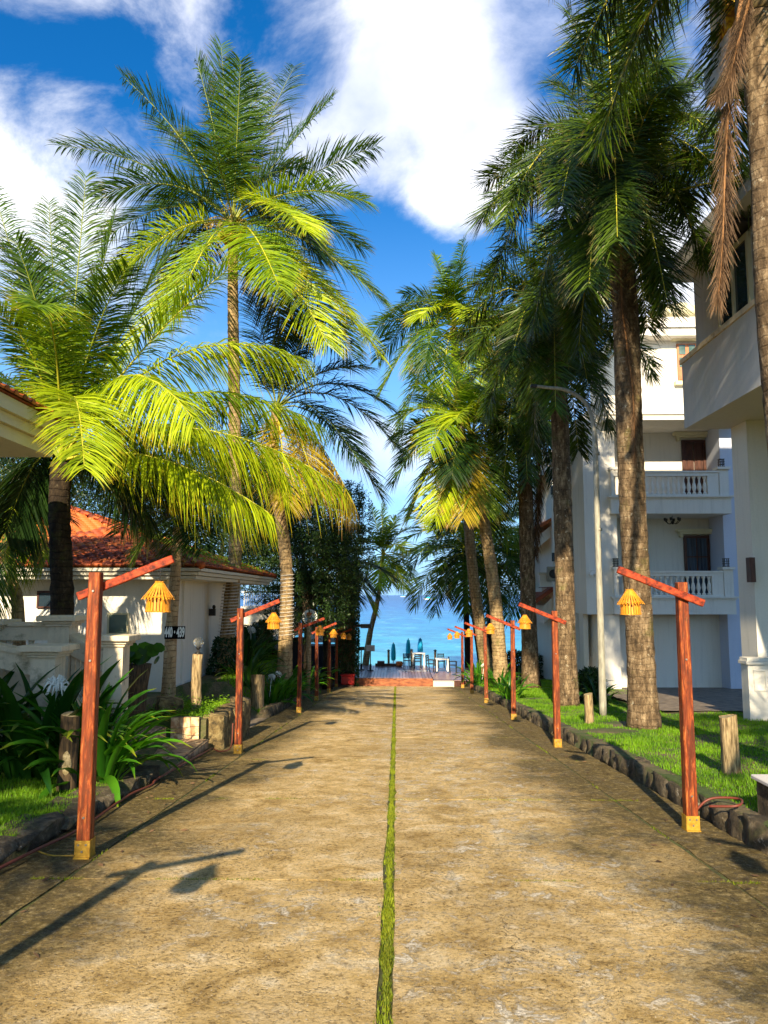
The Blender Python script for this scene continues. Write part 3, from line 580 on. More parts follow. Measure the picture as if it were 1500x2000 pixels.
# --- tall coconut palm in front left
Y = 20.; path = chain([(432,1372,Y),(442,1260,Y),(460,1060,Y),(458,800,Y),(455,600,Y),(455,440,Y)]); C = path[-1]
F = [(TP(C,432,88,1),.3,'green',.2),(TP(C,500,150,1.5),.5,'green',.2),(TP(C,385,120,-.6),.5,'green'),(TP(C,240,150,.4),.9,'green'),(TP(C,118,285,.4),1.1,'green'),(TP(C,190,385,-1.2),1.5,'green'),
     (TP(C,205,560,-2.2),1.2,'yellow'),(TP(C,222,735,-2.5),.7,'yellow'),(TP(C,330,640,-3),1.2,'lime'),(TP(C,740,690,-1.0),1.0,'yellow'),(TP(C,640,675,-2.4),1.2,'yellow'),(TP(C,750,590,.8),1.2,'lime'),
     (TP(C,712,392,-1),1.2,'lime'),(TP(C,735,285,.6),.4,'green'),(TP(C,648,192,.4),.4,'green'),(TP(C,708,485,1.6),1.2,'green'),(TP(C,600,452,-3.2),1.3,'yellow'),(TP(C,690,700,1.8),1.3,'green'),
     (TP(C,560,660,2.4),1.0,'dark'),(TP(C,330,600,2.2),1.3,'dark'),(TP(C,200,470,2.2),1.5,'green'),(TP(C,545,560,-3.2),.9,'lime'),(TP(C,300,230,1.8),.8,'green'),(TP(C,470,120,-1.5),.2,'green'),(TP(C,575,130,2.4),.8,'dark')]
p1 = palm('tallest coconut palm left of the road, wide crown against the sky, rope-wound trunk', path, .21, .13, 'trunk_coconut', F, autos=crown(6, 3.6, ('green', 'green', 'dark'), 21, 75, 0, 60, 80), nl=78, Lmax=.98, wid=.05, nuts=9, spath=4)
# ivy on its foot
def leafcloud(name, parent, pts, size, mat, kind='stuff', flat=0):
    n = len(pts); d = RNG.normal(0, 1, (n, 3)); d[:, 2] *= (1-flat); d /= np.linalg.norm(d, axis=1)[:, None]; e = np.cross(d, RNG.normal(0, 1, (n, 3))); e /= np.linalg.norm(e, axis=1)[:, None]
    s_ = size*RNG.uniform(.6, 1.4, n)[:, None]; V = np.stack([pts-d*s_, pts+e*s_*.3, pts+d*s_, pts-e*s_*.3], 1).reshape(-1, 3)
    return link(name, mesh_np(name, V-(wloc(parent) if parent else 0), np.arange(4*n).reshape(-1, 4), mat, {'s': np.tile([0, .5, .8, .5], n), 'r': np.repeat(RNG.uniform(0, 1, n), 4)}), parent, kind=kind)
def shell(C0, C1, r0, r1, n):
    t_ = RNG.uniform(0, 1, n); a = RNG.uniform(0, 2*pi, n); r = (r0+(r1-r0)*t_)*RNG.uniform(.9, 1.25, n); c = np.asarray(C0)+(np.asarray(C1)-np.asarray(C0))*t_[:, None]
    return c+np.stack([np.cos(a)*r, np.sin(a)*r, 0*r], 1)
leafcloud('ivy', p1, shell(path[0]-[0, 0, .1], W(441, 1245, Y), .46, .24, 2600), .055, 'leaf_ivy')
def rope(parent, p0, p1, r0, r1, turns, mat='rope_white'):
    n = turns*12; t_ = np.linspace(0, 1, n); a = t_*turns*2*pi; r = r0+(r1-r0)*t_; c = np.asarray(p0)+(np.asarray(p1)-np.asarray(p0))*t_[:, None]
    b = MB(); b.tube(c+np.stack([np.cos(a)*r, np.sin(a)*r, 0*r], 1), .009, 4); return b.part('rope_winding', mat, parent)
rope(p1, W(443,1242,Y), W(453,1128,Y), .235, .215, 19)

# --- near left palm whose fronds hang over the garden
Y = 12.; path = chain([(122,1340,Y),(121,1150,Y),(116,1000,Y),(120,905,Y)]); C = path[-1]
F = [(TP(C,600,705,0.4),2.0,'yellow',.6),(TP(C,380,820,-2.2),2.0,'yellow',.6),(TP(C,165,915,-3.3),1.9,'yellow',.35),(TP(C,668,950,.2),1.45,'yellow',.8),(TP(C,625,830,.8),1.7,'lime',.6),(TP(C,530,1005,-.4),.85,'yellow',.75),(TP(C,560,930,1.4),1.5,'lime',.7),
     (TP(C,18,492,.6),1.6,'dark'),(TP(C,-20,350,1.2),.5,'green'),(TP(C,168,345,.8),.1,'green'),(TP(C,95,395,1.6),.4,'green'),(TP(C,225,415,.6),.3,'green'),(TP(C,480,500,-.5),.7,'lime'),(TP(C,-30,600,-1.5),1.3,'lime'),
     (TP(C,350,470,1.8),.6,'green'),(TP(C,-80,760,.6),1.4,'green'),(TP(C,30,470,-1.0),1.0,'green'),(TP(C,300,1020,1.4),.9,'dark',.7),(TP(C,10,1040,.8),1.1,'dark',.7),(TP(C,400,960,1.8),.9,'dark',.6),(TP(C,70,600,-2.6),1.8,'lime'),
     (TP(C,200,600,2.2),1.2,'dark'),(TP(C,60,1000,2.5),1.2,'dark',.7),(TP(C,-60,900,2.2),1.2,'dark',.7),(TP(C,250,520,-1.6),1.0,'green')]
palm('near dark-trunked palm behind the stair pillars with bright yellow-green fronds', path, .17, .16, 'trunk_dark', F, nl=100, Lmax=.66, wid=.036, rr=.024)

# --- second rope-wound palm
Y = 22.5; path = chain([(555,1330,Y),(560,1130,Y),(548,1010,Y),(532,930,Y),(540,800,Y)]); C = path[-1]
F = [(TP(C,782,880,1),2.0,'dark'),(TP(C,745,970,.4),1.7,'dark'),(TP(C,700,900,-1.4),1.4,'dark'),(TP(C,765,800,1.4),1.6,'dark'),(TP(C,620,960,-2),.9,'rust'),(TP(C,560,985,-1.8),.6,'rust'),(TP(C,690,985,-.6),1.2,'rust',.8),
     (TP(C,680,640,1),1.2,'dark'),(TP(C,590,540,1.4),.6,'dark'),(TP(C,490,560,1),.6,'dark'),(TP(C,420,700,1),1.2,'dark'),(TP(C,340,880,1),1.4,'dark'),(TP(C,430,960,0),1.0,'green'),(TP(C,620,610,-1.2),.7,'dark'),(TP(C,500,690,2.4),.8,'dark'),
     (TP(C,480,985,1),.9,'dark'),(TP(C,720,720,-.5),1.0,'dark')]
p2 = palm('pale-trunked coconut palm wound with white rope beside the second lantern', path, .20, .15, 'trunk_coconut', F, nl=60, Lmax=.9, wid=.05)
rope(p2, W(559,1245,Y), W(561,1122,Y), .215, .20, 17)

# --- slim palm that carries the number board
Y = 14.; path = chain([(327,1385,Y),(335,1230,Y),(343,1110,Y),(347,1030,Y)]); C = path[-1]
F = [(TP(C,430,1030,-.4),.5,'dark'),(TP(C,395,1075,-1),.5,'dark'),(TP(C,268,1085,0),.6,'green'),(TP(C,235,1040,.6),.6,'dark'),(TP(C,380,930,.4),.2,'dark'),(TP(C,300,930,.6),.3,'green'),(TP(C,440,970,.6),.5,'dark'),(TP(C,250,975,-.6),.5,'dark'),(TP(C,340,1085,1.2),.8,'dark')]
p3 = palm('slim pale pinkish palm with the black number board nailed to it', path, .115, .085, 'trunk_pale', F, nl=46, Lmax=.5, wid=.03, rr=.014, ring=.015)
# --- little yellow trunk at far left
Y = 14.5; path = chain([(45,1245,Y),(35,1190,Y),(22,1130,Y),(12,1060,Y)]); path[0][2] = GZ(-6.9, Y); C = path[-1]
F = [(TP(C,-40,1180,-.6),.8,'green',.7),(TP(C,30,1010,-1),1,'lime',.7),(TP(C,90,1090,-.6),.8,'lime',.7),(TP(C,10,1110,-2),1,'green',.7),(TP(C,-60,960,.5),.5,'dark'),(TP(C,60,920,.6),.4,'dark'),(TP(C,130,1010,1),.7,'dark'),(TP(C,0,900,1.5),.3,'dark')]
palm('short yellow-trunked palm at the far left behind the stair wall', path, .115, .10, 'trunk_coconut', F, nl=50, Lmax=.6, wid=.032, rr=.016)

# --- foxtail-like palms on the right
def foxpath(pts): return chain(pts)
Y = 13.9; path = chain([(1258,1422,Y),(1247,1200,Y),(1236,1000,Y),(1228,800,Y),(1222,620,Y),(1208,440,Y)]); C = path[-1]
F = [(TP(C,958,560,-.2),3.6,'fox',.3),(TP(C,985,430,-1.2),3.2,'fox'),(TP(C,1095,400,-2.6),3.4,'fox'),(TP(C,1150,560,-2.2),3.0,'fox'),(TP(C,1206,470,-3.0),3.4,'fox'),(TP(C,1040,640,.8),3.4,'fox'),(TP(C,1130,680,1.2),2.8,'fox'),
     (TP(C,1300,130,-2.4),2.4,'fox'),(TP(C,1180,-60,-.6),.6,'fox'),(TP(C,1235,-90,.6),.4,'fox'),(TP(C,1110,20,.6),1.2,'fox'),(TP(C,1400,140,.4),1.8,'fox'),(TP(C,1420,360,-.2),2.6,'fox'),(TP(C,1380,520,-1.0),2.8,'fox'),(TP(C,1305,600,-1.2),2.6,'fox'),(TP(C,1265,640,1.4),2.4,'fox'),
     (TP(C,1330,420,1.6),2.6,'fox'),(TP(C,1080,160,1.6),1.6,'fox'),(TP(C,1330,-20,1.4),1.2,'fox'),(TP(C,1000,300,1.6),2.6,'fox'),(TP(C,1240,520,2.4),3.0,'fox'),(TP(C,1150,300,-2.8),2.4,'fox'),(TP(C,1390,260,-1.8),2.4,'fox')]
dead = [([C+[-.02, -.22, -.1], W(1215,600,Y-.35), W(1236,760,Y-.35), W(1240,905,Y-.3)], 'dead', .22, .008)]
palm('thick foxtail palm nearest the white balconied building, dry brown frond on its trunk', path, .235, .235, 'trunk_foxtail', F, autos=crown(8, 3.6, ('fox',), 25, 75, 10, 80, 110), nl=330, Lmax=.62, wid=.034, name='foxtail_palm', style='fox', shaft=.75, dead=dead, sides=16, ring=.006, flare=1.3, rr=.026)
Y = 19.1; path = chain([(1108,1378,Y),(1102,1100,Y),(1096,900,Y),(1092,780,Y),(1085,660,Y)]); C = path[-1]
F = [(TP(C,895,660,0),2.6,'fox'),(TP(C,950,810,-.6),2.6,'fox'),(TP(C,1000,700,-1.8),2.6,'fox'),(TP(C,1085,800,-2.2),2.6,'fox'),(TP(C,1150,760,-1.6),2.4,'fox'),(TP(C,1192,840,.2),2.4,'fox'),(TP(C,1220,680,.6),2.4,'fox'),(TP(C,1040,880,.6),2.6,'fox'),
     (TP(C,1130,880,.8),2.2,'fox'),(TP(C,1000,480,.4),1.2,'fox'),(TP(C,1060,440,1),.6,'fox'),(TP(C,1160,480,.4),1.2,'fox'),(TP(C,930,560,.8),2.0,'fox'),(TP(C,1220,570,1),1.8,'fox'),(TP(C,1050,640,-2.6),2.2,'fox'),(TP(C,1110,560,-1.6),1.8,'fox'),(TP(C,960,730,1.6),2.4,'fox'),(TP(C,1170,700,2),2.4,'fox')]
palm('foxtail palm standing behind the second right lamp post beside the street light', path, .24, .21, 'trunk_foxtail', F, autos=crown(8, 3.0, ('fox',), 24, 70, 0, 90, 110), nl=260, Lmax=.62, wid=.04, name='foxtail_palm', style='fox', shaft=.6, sides=14, ring=.006, flare=1.3)
Y = 26.4; path = chain([(1037,1342,Y),(1031,1150,Y),(1027,980,Y),(1022,880,Y),(1016,780,Y)]); C = path[-1]
F = [(TP(C,890,800,0),2.8,'fox'),(TP(C,925,920,-.6),2.6,'fox'),(TP(C,985,930,-1.6),2.4,'fox'),(TP(C,1030,940,-1.8),2.4,'fox'),(TP(C,1075,900,-1),2.4,'fox'),(TP(C,1110,820,.2),2.4,'fox'),(TP(C,960,640,.4),1.4,'fox'),(TP(C,1010,600,.6),.6,'fox'),(TP(C,1070,640,.4),1.4,'fox'),
     (TP(C,900,700,.8),2.2,'fox'),(TP(C,1120,720,1),2,'fox'),(TP(C,960,860,1.4),2.4,'fox'),(TP(C,1060,860,1.6),2.2,'fox'),(TP(C,980,760,-2),2.0,'fox'),(TP(C,950,1000,1),2.4,'green'),(TP(C,1090,960,1),2.4,'dark')]
dead = [([C+[.3, 0, -.1], W(1052,900,Y), W(1050,1000,Y), W(1046,1085,Y)], 'dead', .5, .03)]
palm('foxtail palm behind the third right lamp post with a brown frond hanging to its right', path, .27, .23, 'trunk_foxtail', F, nl=210, Lmax=.65, wid=.05, name='foxtail_palm', style='fox', shaft=.6, dead=dead, flare=1.3, sides=12, ring=.006)
# palm leaning in at the right edge of the photograph
Y = 8.2; path = [np.array([4.55, 8.6, GZ(4.55, 8.6)])]+chain([(1540,900,Y+.2),(1512,600,Y),(1498,300,Y),(1480,90,Y),(1472,-60,Y)]); C = path[-1]
F = []
for k in range(16):
    a = k*2.4; F.append((C+np.array([math.cos(a)*2.3, math.sin(a)*2.3, .9-1.9*(k % 3)/2]), 2.2, 'fox'))
dead = [([C+[-.15, -.1, -.2], W(1430,110,Y-.1), W(1416,330,Y), W(1412,470,Y), W(1402,585,Y)], 'dead', .32, .012), ([C+[-.1, -.2, -.3], W(1440,90,Y-.3), W(1425,150,Y-.3), W(1400,190,Y-.3)], 'dead', .26, .010)]
palm('ringed palm trunk at the far right edge with long brown dead fronds hanging', path, .20, .17, 'trunk_foxtail', F, nl=300, Lmax=.55, wid=.03, name='foxtail_palm', style='fox', shaft=.6, dead=dead, sides=16, ring=.006)

# --- coconut palms further down the right side
Y = 31.; path = chain([(952,1318,Y),(925,1130,Y),(910,960,Y),(897,800,Y),(886,640,Y)]); C = path[-1]
F = [(TP(C,752,625,0),1.9,'green'),(TP(C,742,770,-.6),2.2,'lime'),(TP(C,790,575,.8),.9,'green'),(TP(C,850,500,.4),.5,'lime'),(TP(C,905,470,.4),.2,'green'),(TP(C,985,560,.4),1.0,'green'),(TP(C,990,690,0),1.8,'green'),(TP(C,775,870,.4),2.2,'lime'),(TP(C,860,800,-2),1.6,'lime'),(TP(C,930,790,-1.6),1.6,'lime'),
     (TP(C,960,800,1),2,'green'),(TP(C,800,720,-2),2,'lime'),(TP(C,880,860,1),2,'green'),(TP(C,870,560,-1.6),.6,'lime'),(TP(C,740,700,1.6),2,'green'),(TP(C,930,640,-2.4),1.6,'yellow'),(TP(C,980,620,1.8),1.4,'green'),(TP(C,820,620,-1.6),1.2,'yellow')]
palm('tall leaning coconut palm with yellow nuts rising behind the third right lamp post', path, .24, .15, 'trunk_coconut', F, autos=crown(9, 4.0, ('green', 'lime', 'green'), 22, 70, -20), nl=48, Lmax=.95, wid=.07, nuts=6)
Y = 26.; path = chain([(980,1342,Y),(966,1160,Y),(944,1010,Y),(930,920,Y),(922,850,Y)]); C = path[-1]
F = [(TP(C,768,945,0),2.1,'green'),(TP(C,800,1010,-.6),1.9,'green'),(TP(C,760,830,.8),1.6,'lime'),(TP(C,820,760,.4),.9,'lime'),(TP(C,870,700,.6),.5,'green'),(TP(C,850,1010,-1.4),1.5,'yellow'),(TP(C,905,1010,-1.6),1.2,'rust'),(TP(C,945,1000,-1.4),1.1,'lime'),(TP(C,990,960,0),1.4,'green'),
     (TP(C,1030,880,.4),1.4,'green'),(TP(C,1000,760,.4),.8,'green'),(TP(C,840,880,-2.4),1.8,'lime'),(TP(C,950,760,-1.4),.8,'lime'),(TP(C,870,1030,1),1.6,'dark'),(TP(C,790,900,1.6),1.8,'dark'),(TP(C,960,1040,1),1.6,'dark'),(TP(C,890,820,-2),1.0,'yellow')]
palm('curved coconut palm with orange-tipped lower fronds between the third and fourth lamp posts', path, .23, .16, 'trunk_coconut', F, autos=crown(9, 3.6, ('green', 'green', 'dark'), 23, 70, -20), nl=50, Lmax=.9, wid=.065)
def far_palm(label, pts, L, kits, seed, tm='trunk_dark', r=.16, n=17, nl=34, Lmax=.9):
    path = chain(pts); path[0][2] = min(path[0][2], GZ(path[0][0], path[0][1])+.0) if path[0][1] < 46 else path[0][2]
    return palm(label, path, r, r*.75, tm, [], autos=crown(n, L, kits, seed), nl=nl, Lmax=Lmax, wid=.085, step=.3, sides=8, rr=.035)
far_palm('dark-trunked palm near the shore, first right of the tables', [(915,1300,38),(910,1180,38),(905,1040,38)], 4.3, ('green', 'lime', 'dark'), 1)
far_palm('dark-trunked palm near the shore, second right of the tables', [(942,1300,37),(925,1190,37),(915,1080,37)], 4.0, ('lime', 'green', 'green'), 2)
far_palm('palm with sunlit yellow-green crown low beside the white building', [(965,1300,40),(955,1200,40),(960,1040,40)], 4.6, ('lime', 'lime', 'green'), 3)
far_palm('thin bent palm by the shore seen between the foxtail trunks', [(1062,1290,42),(1040,1200,42),(1030,1120,42)], 4.0, ('green', 'dark', 'green'), 4, r=.13)
far_palm('palm crown close to the awnings of the white side wing', [(1090,1290,44),(1085,1150,44),(1075,1000,44)], 4.4, ('green', 'green', 'dark'), 5)
Y = 38.4; path = chain([(712,1292,Y),(722,1240,Y),(738,1170,Y),(748,1085,Y)]); path[0][2] = GZ(path[0][0], Y); C = path[-1]
F = [(TP(C,680,1100,0),.9,'green'),(TP(C,695,1150,-.6),1.0,'green'),(TP(C,690,1030,.6),.9,'green'),(TP(C,725,990,.4),.3,'green'),(TP(C,745,985,0),.1,'lime'),(TP(C,775,1010,.4),.3,'green'),(TP(C,815,1030,.4),.8,'green'),(TP(C,812,1140,0),1.2,'lime'),(TP(C,790,1150,-.8),1.0,'lime'),(TP(C,740,1150,-1.4),.9,'lime'),
     (TP(C,760,1030,-1.6),.9,'green'),(TP(C,800,1080,-1),.9,'lime'),(TP(C,705,1060,-1.2),.9,'lime'),(TP(C,765,1140,1),1.1,'green')]
palm('small leaning palm standing by the end of the wooden deck', path, .16, .09, 'trunk_coconut', F, nl=34, Lmax=.75, wid=.07, step=.25, sides=8)

# --- dark trees on the left middle
def tree(label, px, py, Y, crownballs, seed, n=9000, size=.11, mat='leaf_tree', tr=.16, name='broadleaf_tree'):
    b = W(px, py, Y); b[2] = GZ(b[0], Y); t_ = thing(name, label, 'tree', b)
    top = W(crownballs[0][0], crownballs[0][1], Y); m_ = MB(); m_.tube(catmull([b, (b+top)/2+[.1, 0, 0], top], 10), np.linspace(tr, tr*.4, 10), 8)
    tot = sum(c[3]**2 for c in crownballs); pts = []
    for (cx, cy, dy, r) in crownballs:
        c = W(cx, cy, Y+dy); m_.tube(catmull([b+(top-b)*.45, (b+(top-b)*.6+c)/2, c], 6), np.linspace(tr*.5, .02, 6), 5)
        k = int(3.4*n*r*r/tot); d = RNG.normal(0, 1, (k, 3)); d /= np.linalg.norm(d, axis=1)[:, None]; rr_ = r*RNG.uniform(.35, 1.05, k)**.6
        q = c+d*rr_[:, None]*[1, 1, .85]; cl = np.round(q/.45)*.45; q = q*.72+cl*.28+RNG.normal(0, .06, q.shape); pts.append(q)
    m_.part('trunk', 'trunk_bark', t_, True); leafcloud('crown', t_, np.vstack(pts), size*.42, mat, None); return t_
tree('large dark feathery tree between the rope-wound palm and the ivy column', 600, 1290, 27, [(590,1060,0,2.3),(640,1010,1,1.7),(540,1100,0,1.8),(680,975,2,.8),(650,1100,0,1.5),(600,1180,-.5,1.5),(520,1010,2,1.9),(560,950,3,1.7),(645,1180,1,1.1),(690,1050,2,.7)], 1, 24000, .13)
tree('dark tree behind the tiled house roof', 400, 1230, 33, [(440,1010,0,3.0),(360,980,0,2.6),(300,1000,1,2.4),(500,1060,0,2.2),(400,930,1,2.0)], 2, 15000, .16)
tree('dark tree crown filling the gap at the far left behind the house', 40, 1230, 30, [(60,960,0,3.0),(0,1000,0,2.6),(160,960,1,2.8),(100,880,1,2.2),(240,920,2,2.4)], 3, 15000, .16)
Y = 30; C = W(640,1120,Y)
path = [W(640,1290,Y), W(638,1200,Y), C]; path[0][2] = GZ(path[0][0], Y)
F = [(TP(C,735,1165,-.5),1.0,'dark'),(TP(C,728,1190,0),1.6,'lime'),(TP(C,770,1130,.6),1.0,'dark'),(TP(C,700,1080,.6),.8,'dark'),(TP(C,640,1010,.4),.3,'green'),(TP(C,560,1080,.4),.8,'green'),(TP(C,560,1170,0),1,'dark'),(TP(C,600,1200,-.6),.9,'dark'),(TP(C,680,1040,1),.6,'green'),(TP(C,590,1040,1),.6,'dark'),(TP(C,690,1170,-1),1,'dark')]
palm('low dark palm in front of the glass-fronted building, one frond coloured as if lit toward the sea', path, .17, .13, 'trunk_dark', F, nl=36, Lmax=.8, wid=.07, step=.25, sides=8)
# ivy-grown pillar
b = W(678,1312,32.5); b[2] = GZ(b[0], 32.5)
t_ = thing('ivy_pillar', 'tall pillar covered in dark ivy beside the deck', 'pillar', b); m_ = MB(); top = W(684,1100,32.5)[2]; m_.box((b[0]-.32, 32.2, b[2]-.1), (b[0]+.32, 32.8, top)); m_.part('shaft', 'trunk_bark', t_)
k = 16000; pts = np.stack([b[0]+RNG.uniform(-.5, .5, k), 32.5+RNG.uniform(-.5, .5, k), RNG.uniform(b[2], top+.3, k)], 1); leafcloud('ivy', t_, pts, .06, 'leaf_ivy')
m_ = MB(); a = W(690,1222,32); m_.tube([a, a+[.35, 0, 0]], .05, 8); m_.box(tuple(a+[.3, -.09, -.1]), tuple(a+[.75, .09, .07])); o = m_.part('floodlight', 'black_metal', None); o.data.transform(__import__('mathutils').Matrix.Translation(Vector(-a))); o.location = a; tag(o, 'black floodlight sticking out from the ivy pillar over the sea', 'light')

# ------------------------------------------------------------------ lamp posts and lanterns
def lantern_at(p, scale, label):
    t_ = thing('bamboo_lantern', label, 'lantern', p, 'bamboo lanterns hanging from the lamp posts')
    s = scale; m_ = MB(); m_.tube([(0,0,0), (0,0,-.10*s)], .003, 5)
    return t_
def build_lantern(label, loc):
    t_ = thing('bamboo_lantern', label, 'lantern', (0,0,0), 'bamboo lanterns hanging from the lamp post arms')
    m_ = MB(); m_.tube([(0,0,.005), (0,0,-.075), (.004,0,-.13)], .0035, 5); m_.part('cord', 'black_cord', t_)
    m_ = MB()
    for k in range(26):                      # roof slats: a flared skirt
        a = k*2*pi/26; j = random.uniform(-.006, .012); p0 = np.array([math.cos(a)*.028, math.sin(a)*.028, -.115]); p1 = np.array([math.cos(a)*(.128+j), math.sin(a)*(.128+j), -.265-j*.5]); m_.bar(p0, p1, .014, .003, (math.cos(a), math.sin(a), .6))
    m_.part('roof_skirt', 'bamboo', t_)
    m_ = MB()
    for k in range(24):
        a = (k+.5)*2*pi/24; m_.bar((math.cos(a)*.092, math.sin(a)*.092, -.225), (math.cos(a)*.096, math.sin(a)*.096, -.375), .019, .004, (math.cos(a), math.sin(a), 0))
    m_.part('slatted_body', 'bamboo', t_)
    m_ = MB(); m_.lathe([(.080, -.37), (.083, -.25), (.020, -.135)], (0,0,0), 18); m_.part('lining', 'bamboo_lining', t_, True)
    m_ = MB()
    for (r, z) in ((.1, -.368), (.122, -.245), (.034, -.115)):
        an = np.linspace(0, 2*pi, 25); m_.tube(np.stack([np.cos(an)*r, np.sin(an)*r, 0*an+z], 1), .005, 5, False)
    m_.part('hoop', 'bamboo', t_); return t_
def build_post():
    t_ = thing('lamp_post', '', 'lamp post', (0,0,0), 'red wooden lamp posts along the road')
    m_ = MB(); m_.box((-.052, -.052, .10), (.052, .052, 2.2), taper=.88); m_.part('post', 'red_timber', t_, bevel=.006)
    m_ = MB(); m_.bar((-.17, .0, 2.005), (.60, .0, 2.315), .042, .066); m_.part('arm', 'red_paint_arm', t_, bevel=.006)
    m_ = MB(); m_.box((-.058, -.060, -.02), (.058, -.0555, .13)); m_.box((-.060, -.0553, -.02), (-.0555, .058, .13)); m_.box((.0555, -.0553, -.02), (.060, .058, .13)); m_.box((-.062, -.075, -.015), (.062, .07, .008)); m_.part('base_bracket', 'bracket_yellow', t_)
    for (x, y, z) in ((0, -.062, .05), (-.03, -.062, .10), (.03, -.062, .10), (.0, -.056, .30), (0, -.055, 1.5), (0, -.054, 2.05)):
        m_ = MB(); m_.tube([(x, y+.012, z), (x, y-.004, z)], .009, 6); m_.part('bolt', 'steel_bolt', t_)
    return t_
post0 = build_post(); lan0 = build_lantern('', None)
LP = [(-1,.95,None,None),
      (-1,6.19,'nearest red lamp post left of the road, rising beside the big lilies','bamboo lantern of the nearest left post, hanging before the white house wall'),
      (-1,12.08,'second red lamp post on the left, next to the rock planter','bamboo lantern hanging against the white rope winding of a palm'),
      (-1,19.5,'third left lamp post, dark and shaded, just past the side path','shaded orange lantern between the third and fourth left posts'),
      (-1,23.8,'fourth left lamp post, dark, rising out of the lily bed','orange lantern left of the ivy pillar, on the fourth left post'),
      (-1,28.0,'fifth left lamp post, lit orange above the lilies','lantern of the fifth left post, just left of the last left one'),
      (-1,31.5,'last left lamp post, thin, beside the red cooler box','smallest lantern on the left, on the last post above the red box'),
      (1,1.6,None,None),
      (1,7.17,'nearest red lamp post right of the road, tallest in view on the lawn edge','bamboo lantern of the nearest right post, before the thick palm trunk'),
      (1,12.94,'second right lamp post, in front of a thick ringed palm trunk','bamboo lantern hanging against a mossy foxtail palm trunk'),
      (1,17.7,'third right lamp post, standing on the kerb by the lit grass','lantern of the third right post against the leaning pale trunk'),
      (1,23.0,'fourth right lamp post, beside a green lily clump','lantern of the fourth right post with the sea behind it'),
      (1,27.4,'fifth right lamp post, among the lilies by the deck','small lantern hanging between the fifth and sixth right posts'),
      (1,31.2,'last right lamp post, thin, at the corner of the deck','farthest small lantern on the right, next to the white tables')]
rl = random.Random(5)
for i, (side, yy, lab, lab2) in enumerate(LP):
    p = copy_tree(post0); x = -2.43 if side < 0 else 2.63
    if yy < 3 : lab = 'red lamp post standing %s of the road behind the viewpoint' % ('left' if side < 0 else 'right'); lab2 = 'bamboo lantern on the %s post behind the viewpoint' % ('left' if side < 0 else 'right')
    p.location = (x, yy, float(road_z(yy))); p['label'] = lab; p.rotation_euler = (rl.uniform(-.006, .006), rl.uniform(-.008, .008), rl.uniform(-.03, .03))
    for ch in p.children:
        if ch.name.startswith('arm'):
            ch.location = (0, .077 if side < 0 else -.077, 0)
            if side > 0: ch.rotation_euler = (0, 0, pi); ch.location = (0, -.077, 0)
    ln = copy_tree(lan0); ln['label'] = lab2; ax = .50 if side < 0 else -.50; s = 1.0 if side < 0 else .93
    ln.location = (x+ax, yy+(.077 if side < 0 else -.077), float(road_z(yy))+2.235); ln.scale = (s, s, s*.95); ln.rotation_euler = (rl.uniform(-.03, .03), rl.uniform(-.03, .03), rl.uniform(0, 6))
for o in (post0, lan0):
    for ch in list(o.children): bpy.data.objects.remove(ch)
    bpy.data.objects.remove(o)
# conduits feeding the posts
def cable(pts, r, label, mat='red_conduit', name='electric_cable'):
    P = catmull(pts, 8*len(pts)); b = P[0].copy(); m_ = MB(); m_.tube(P, r, 6); me = m_.mesh(name, mat, b, True); tag(link(name, me, None, tuple(b)), label, 'cable')
def gp(x, y, dz=.02): return np.array([x, y, float(road_z(y))+dz])
cable([gp(-2.9, 3.4), gp(-2.90, 4.9, .03), gp(-2.82, 6.15, .04), gp(-2.78, 7.0, .03), gp(-2.86, 8.4, .04), gp(-2.83, 9.1, .03), gp(-2.86, 9.6, .05), gp(-2.86, 12.2, .05)], .014, 'red-brown conduit lying along the left road edge by the nearest post')
cable([gp(-2.80, 6.2, .03), gp(-2.65, 6.12, .02), gp(-2.48, 6.12, .02)], .006, 'short pale cable running to the foot of the nearest left post', 'bracket_yellow')
cable([gp(-2.84, 12.2, .04), gp(-2.68, 12.0, .03), gp(-2.53, 12.0, .1), gp(-2.51, 12.02, .45)], .010, 'thin red cable climbing the foot of the second left post')
cable([gp(2.68, 7.25, .12), gp(2.86, 7.3, .24), gp(3.06, 7.15, .27), gp(2.96, 6.95, .25), gp(2.76, 7.07, .22)], .011, 'red cable loop on the kerb behind the nearest right post')

# ------------------------------------------------------------------ stumps, globe light, planter, steps
def stump(label, x, y, h, w, mat, seed, rough=.08, cut='log_cut', z=None):
    r = np.random.default_rng(seed); z = GZ(x, y) if z is None else z; t_ = thing('log_stump', label, 'stump', (x, y, z))
    n, m = 14, 12; V = []; ph = r.uniform(0, 6, 3)
    for i in range(n):
        f = i/(n-1); 
        for j in range(m):
            a = 2*pi*j/m; rr_ = w/2*(1+.14*math.exp(-f*6)+rough*math.sin(3*a+ph[0])+rough*.7*math.sin(5*a+ph[1]+f*2)+r.normal(0, .02)); V.append((math.cos(a)*rr_+.03*f*math.sin(ph[2])*h, math.sin(a)*rr_, -.04+f*(h+.04)+(.02*math.sin(a+ph[1]) if i == n-1 else 0)))
    F = [(i*m+j, i*m+(j+1) % m, (i+1)*m+(j+1) % m, (i+1)*m+j) for i in range(n-1) for j in range(m)]
    link('log', mesh_np('log', V, F, mat, smooth=True), t_)
    top = V[-m:]; me = mesh_np('cut_face', top, np.array([list(range(m))]), cut); link('cut_face', me, t_, (0, 0, -.004)); return t_
s1 = stump('dark log stump with a knot scar in front of the left lilies', -3.5, 8.36, .80, .19, 'log_dark', 1)
m_ = MB(); bb = wloc(s1); m_.lathe([(.02, -.13), (.045, -.09), (.055, 0), (.045, .09), (.02, .13)], bb+[.02, -.075, .30], 10, sy=.45); m_.part('knot_scar', 'log_cut', s1, True)
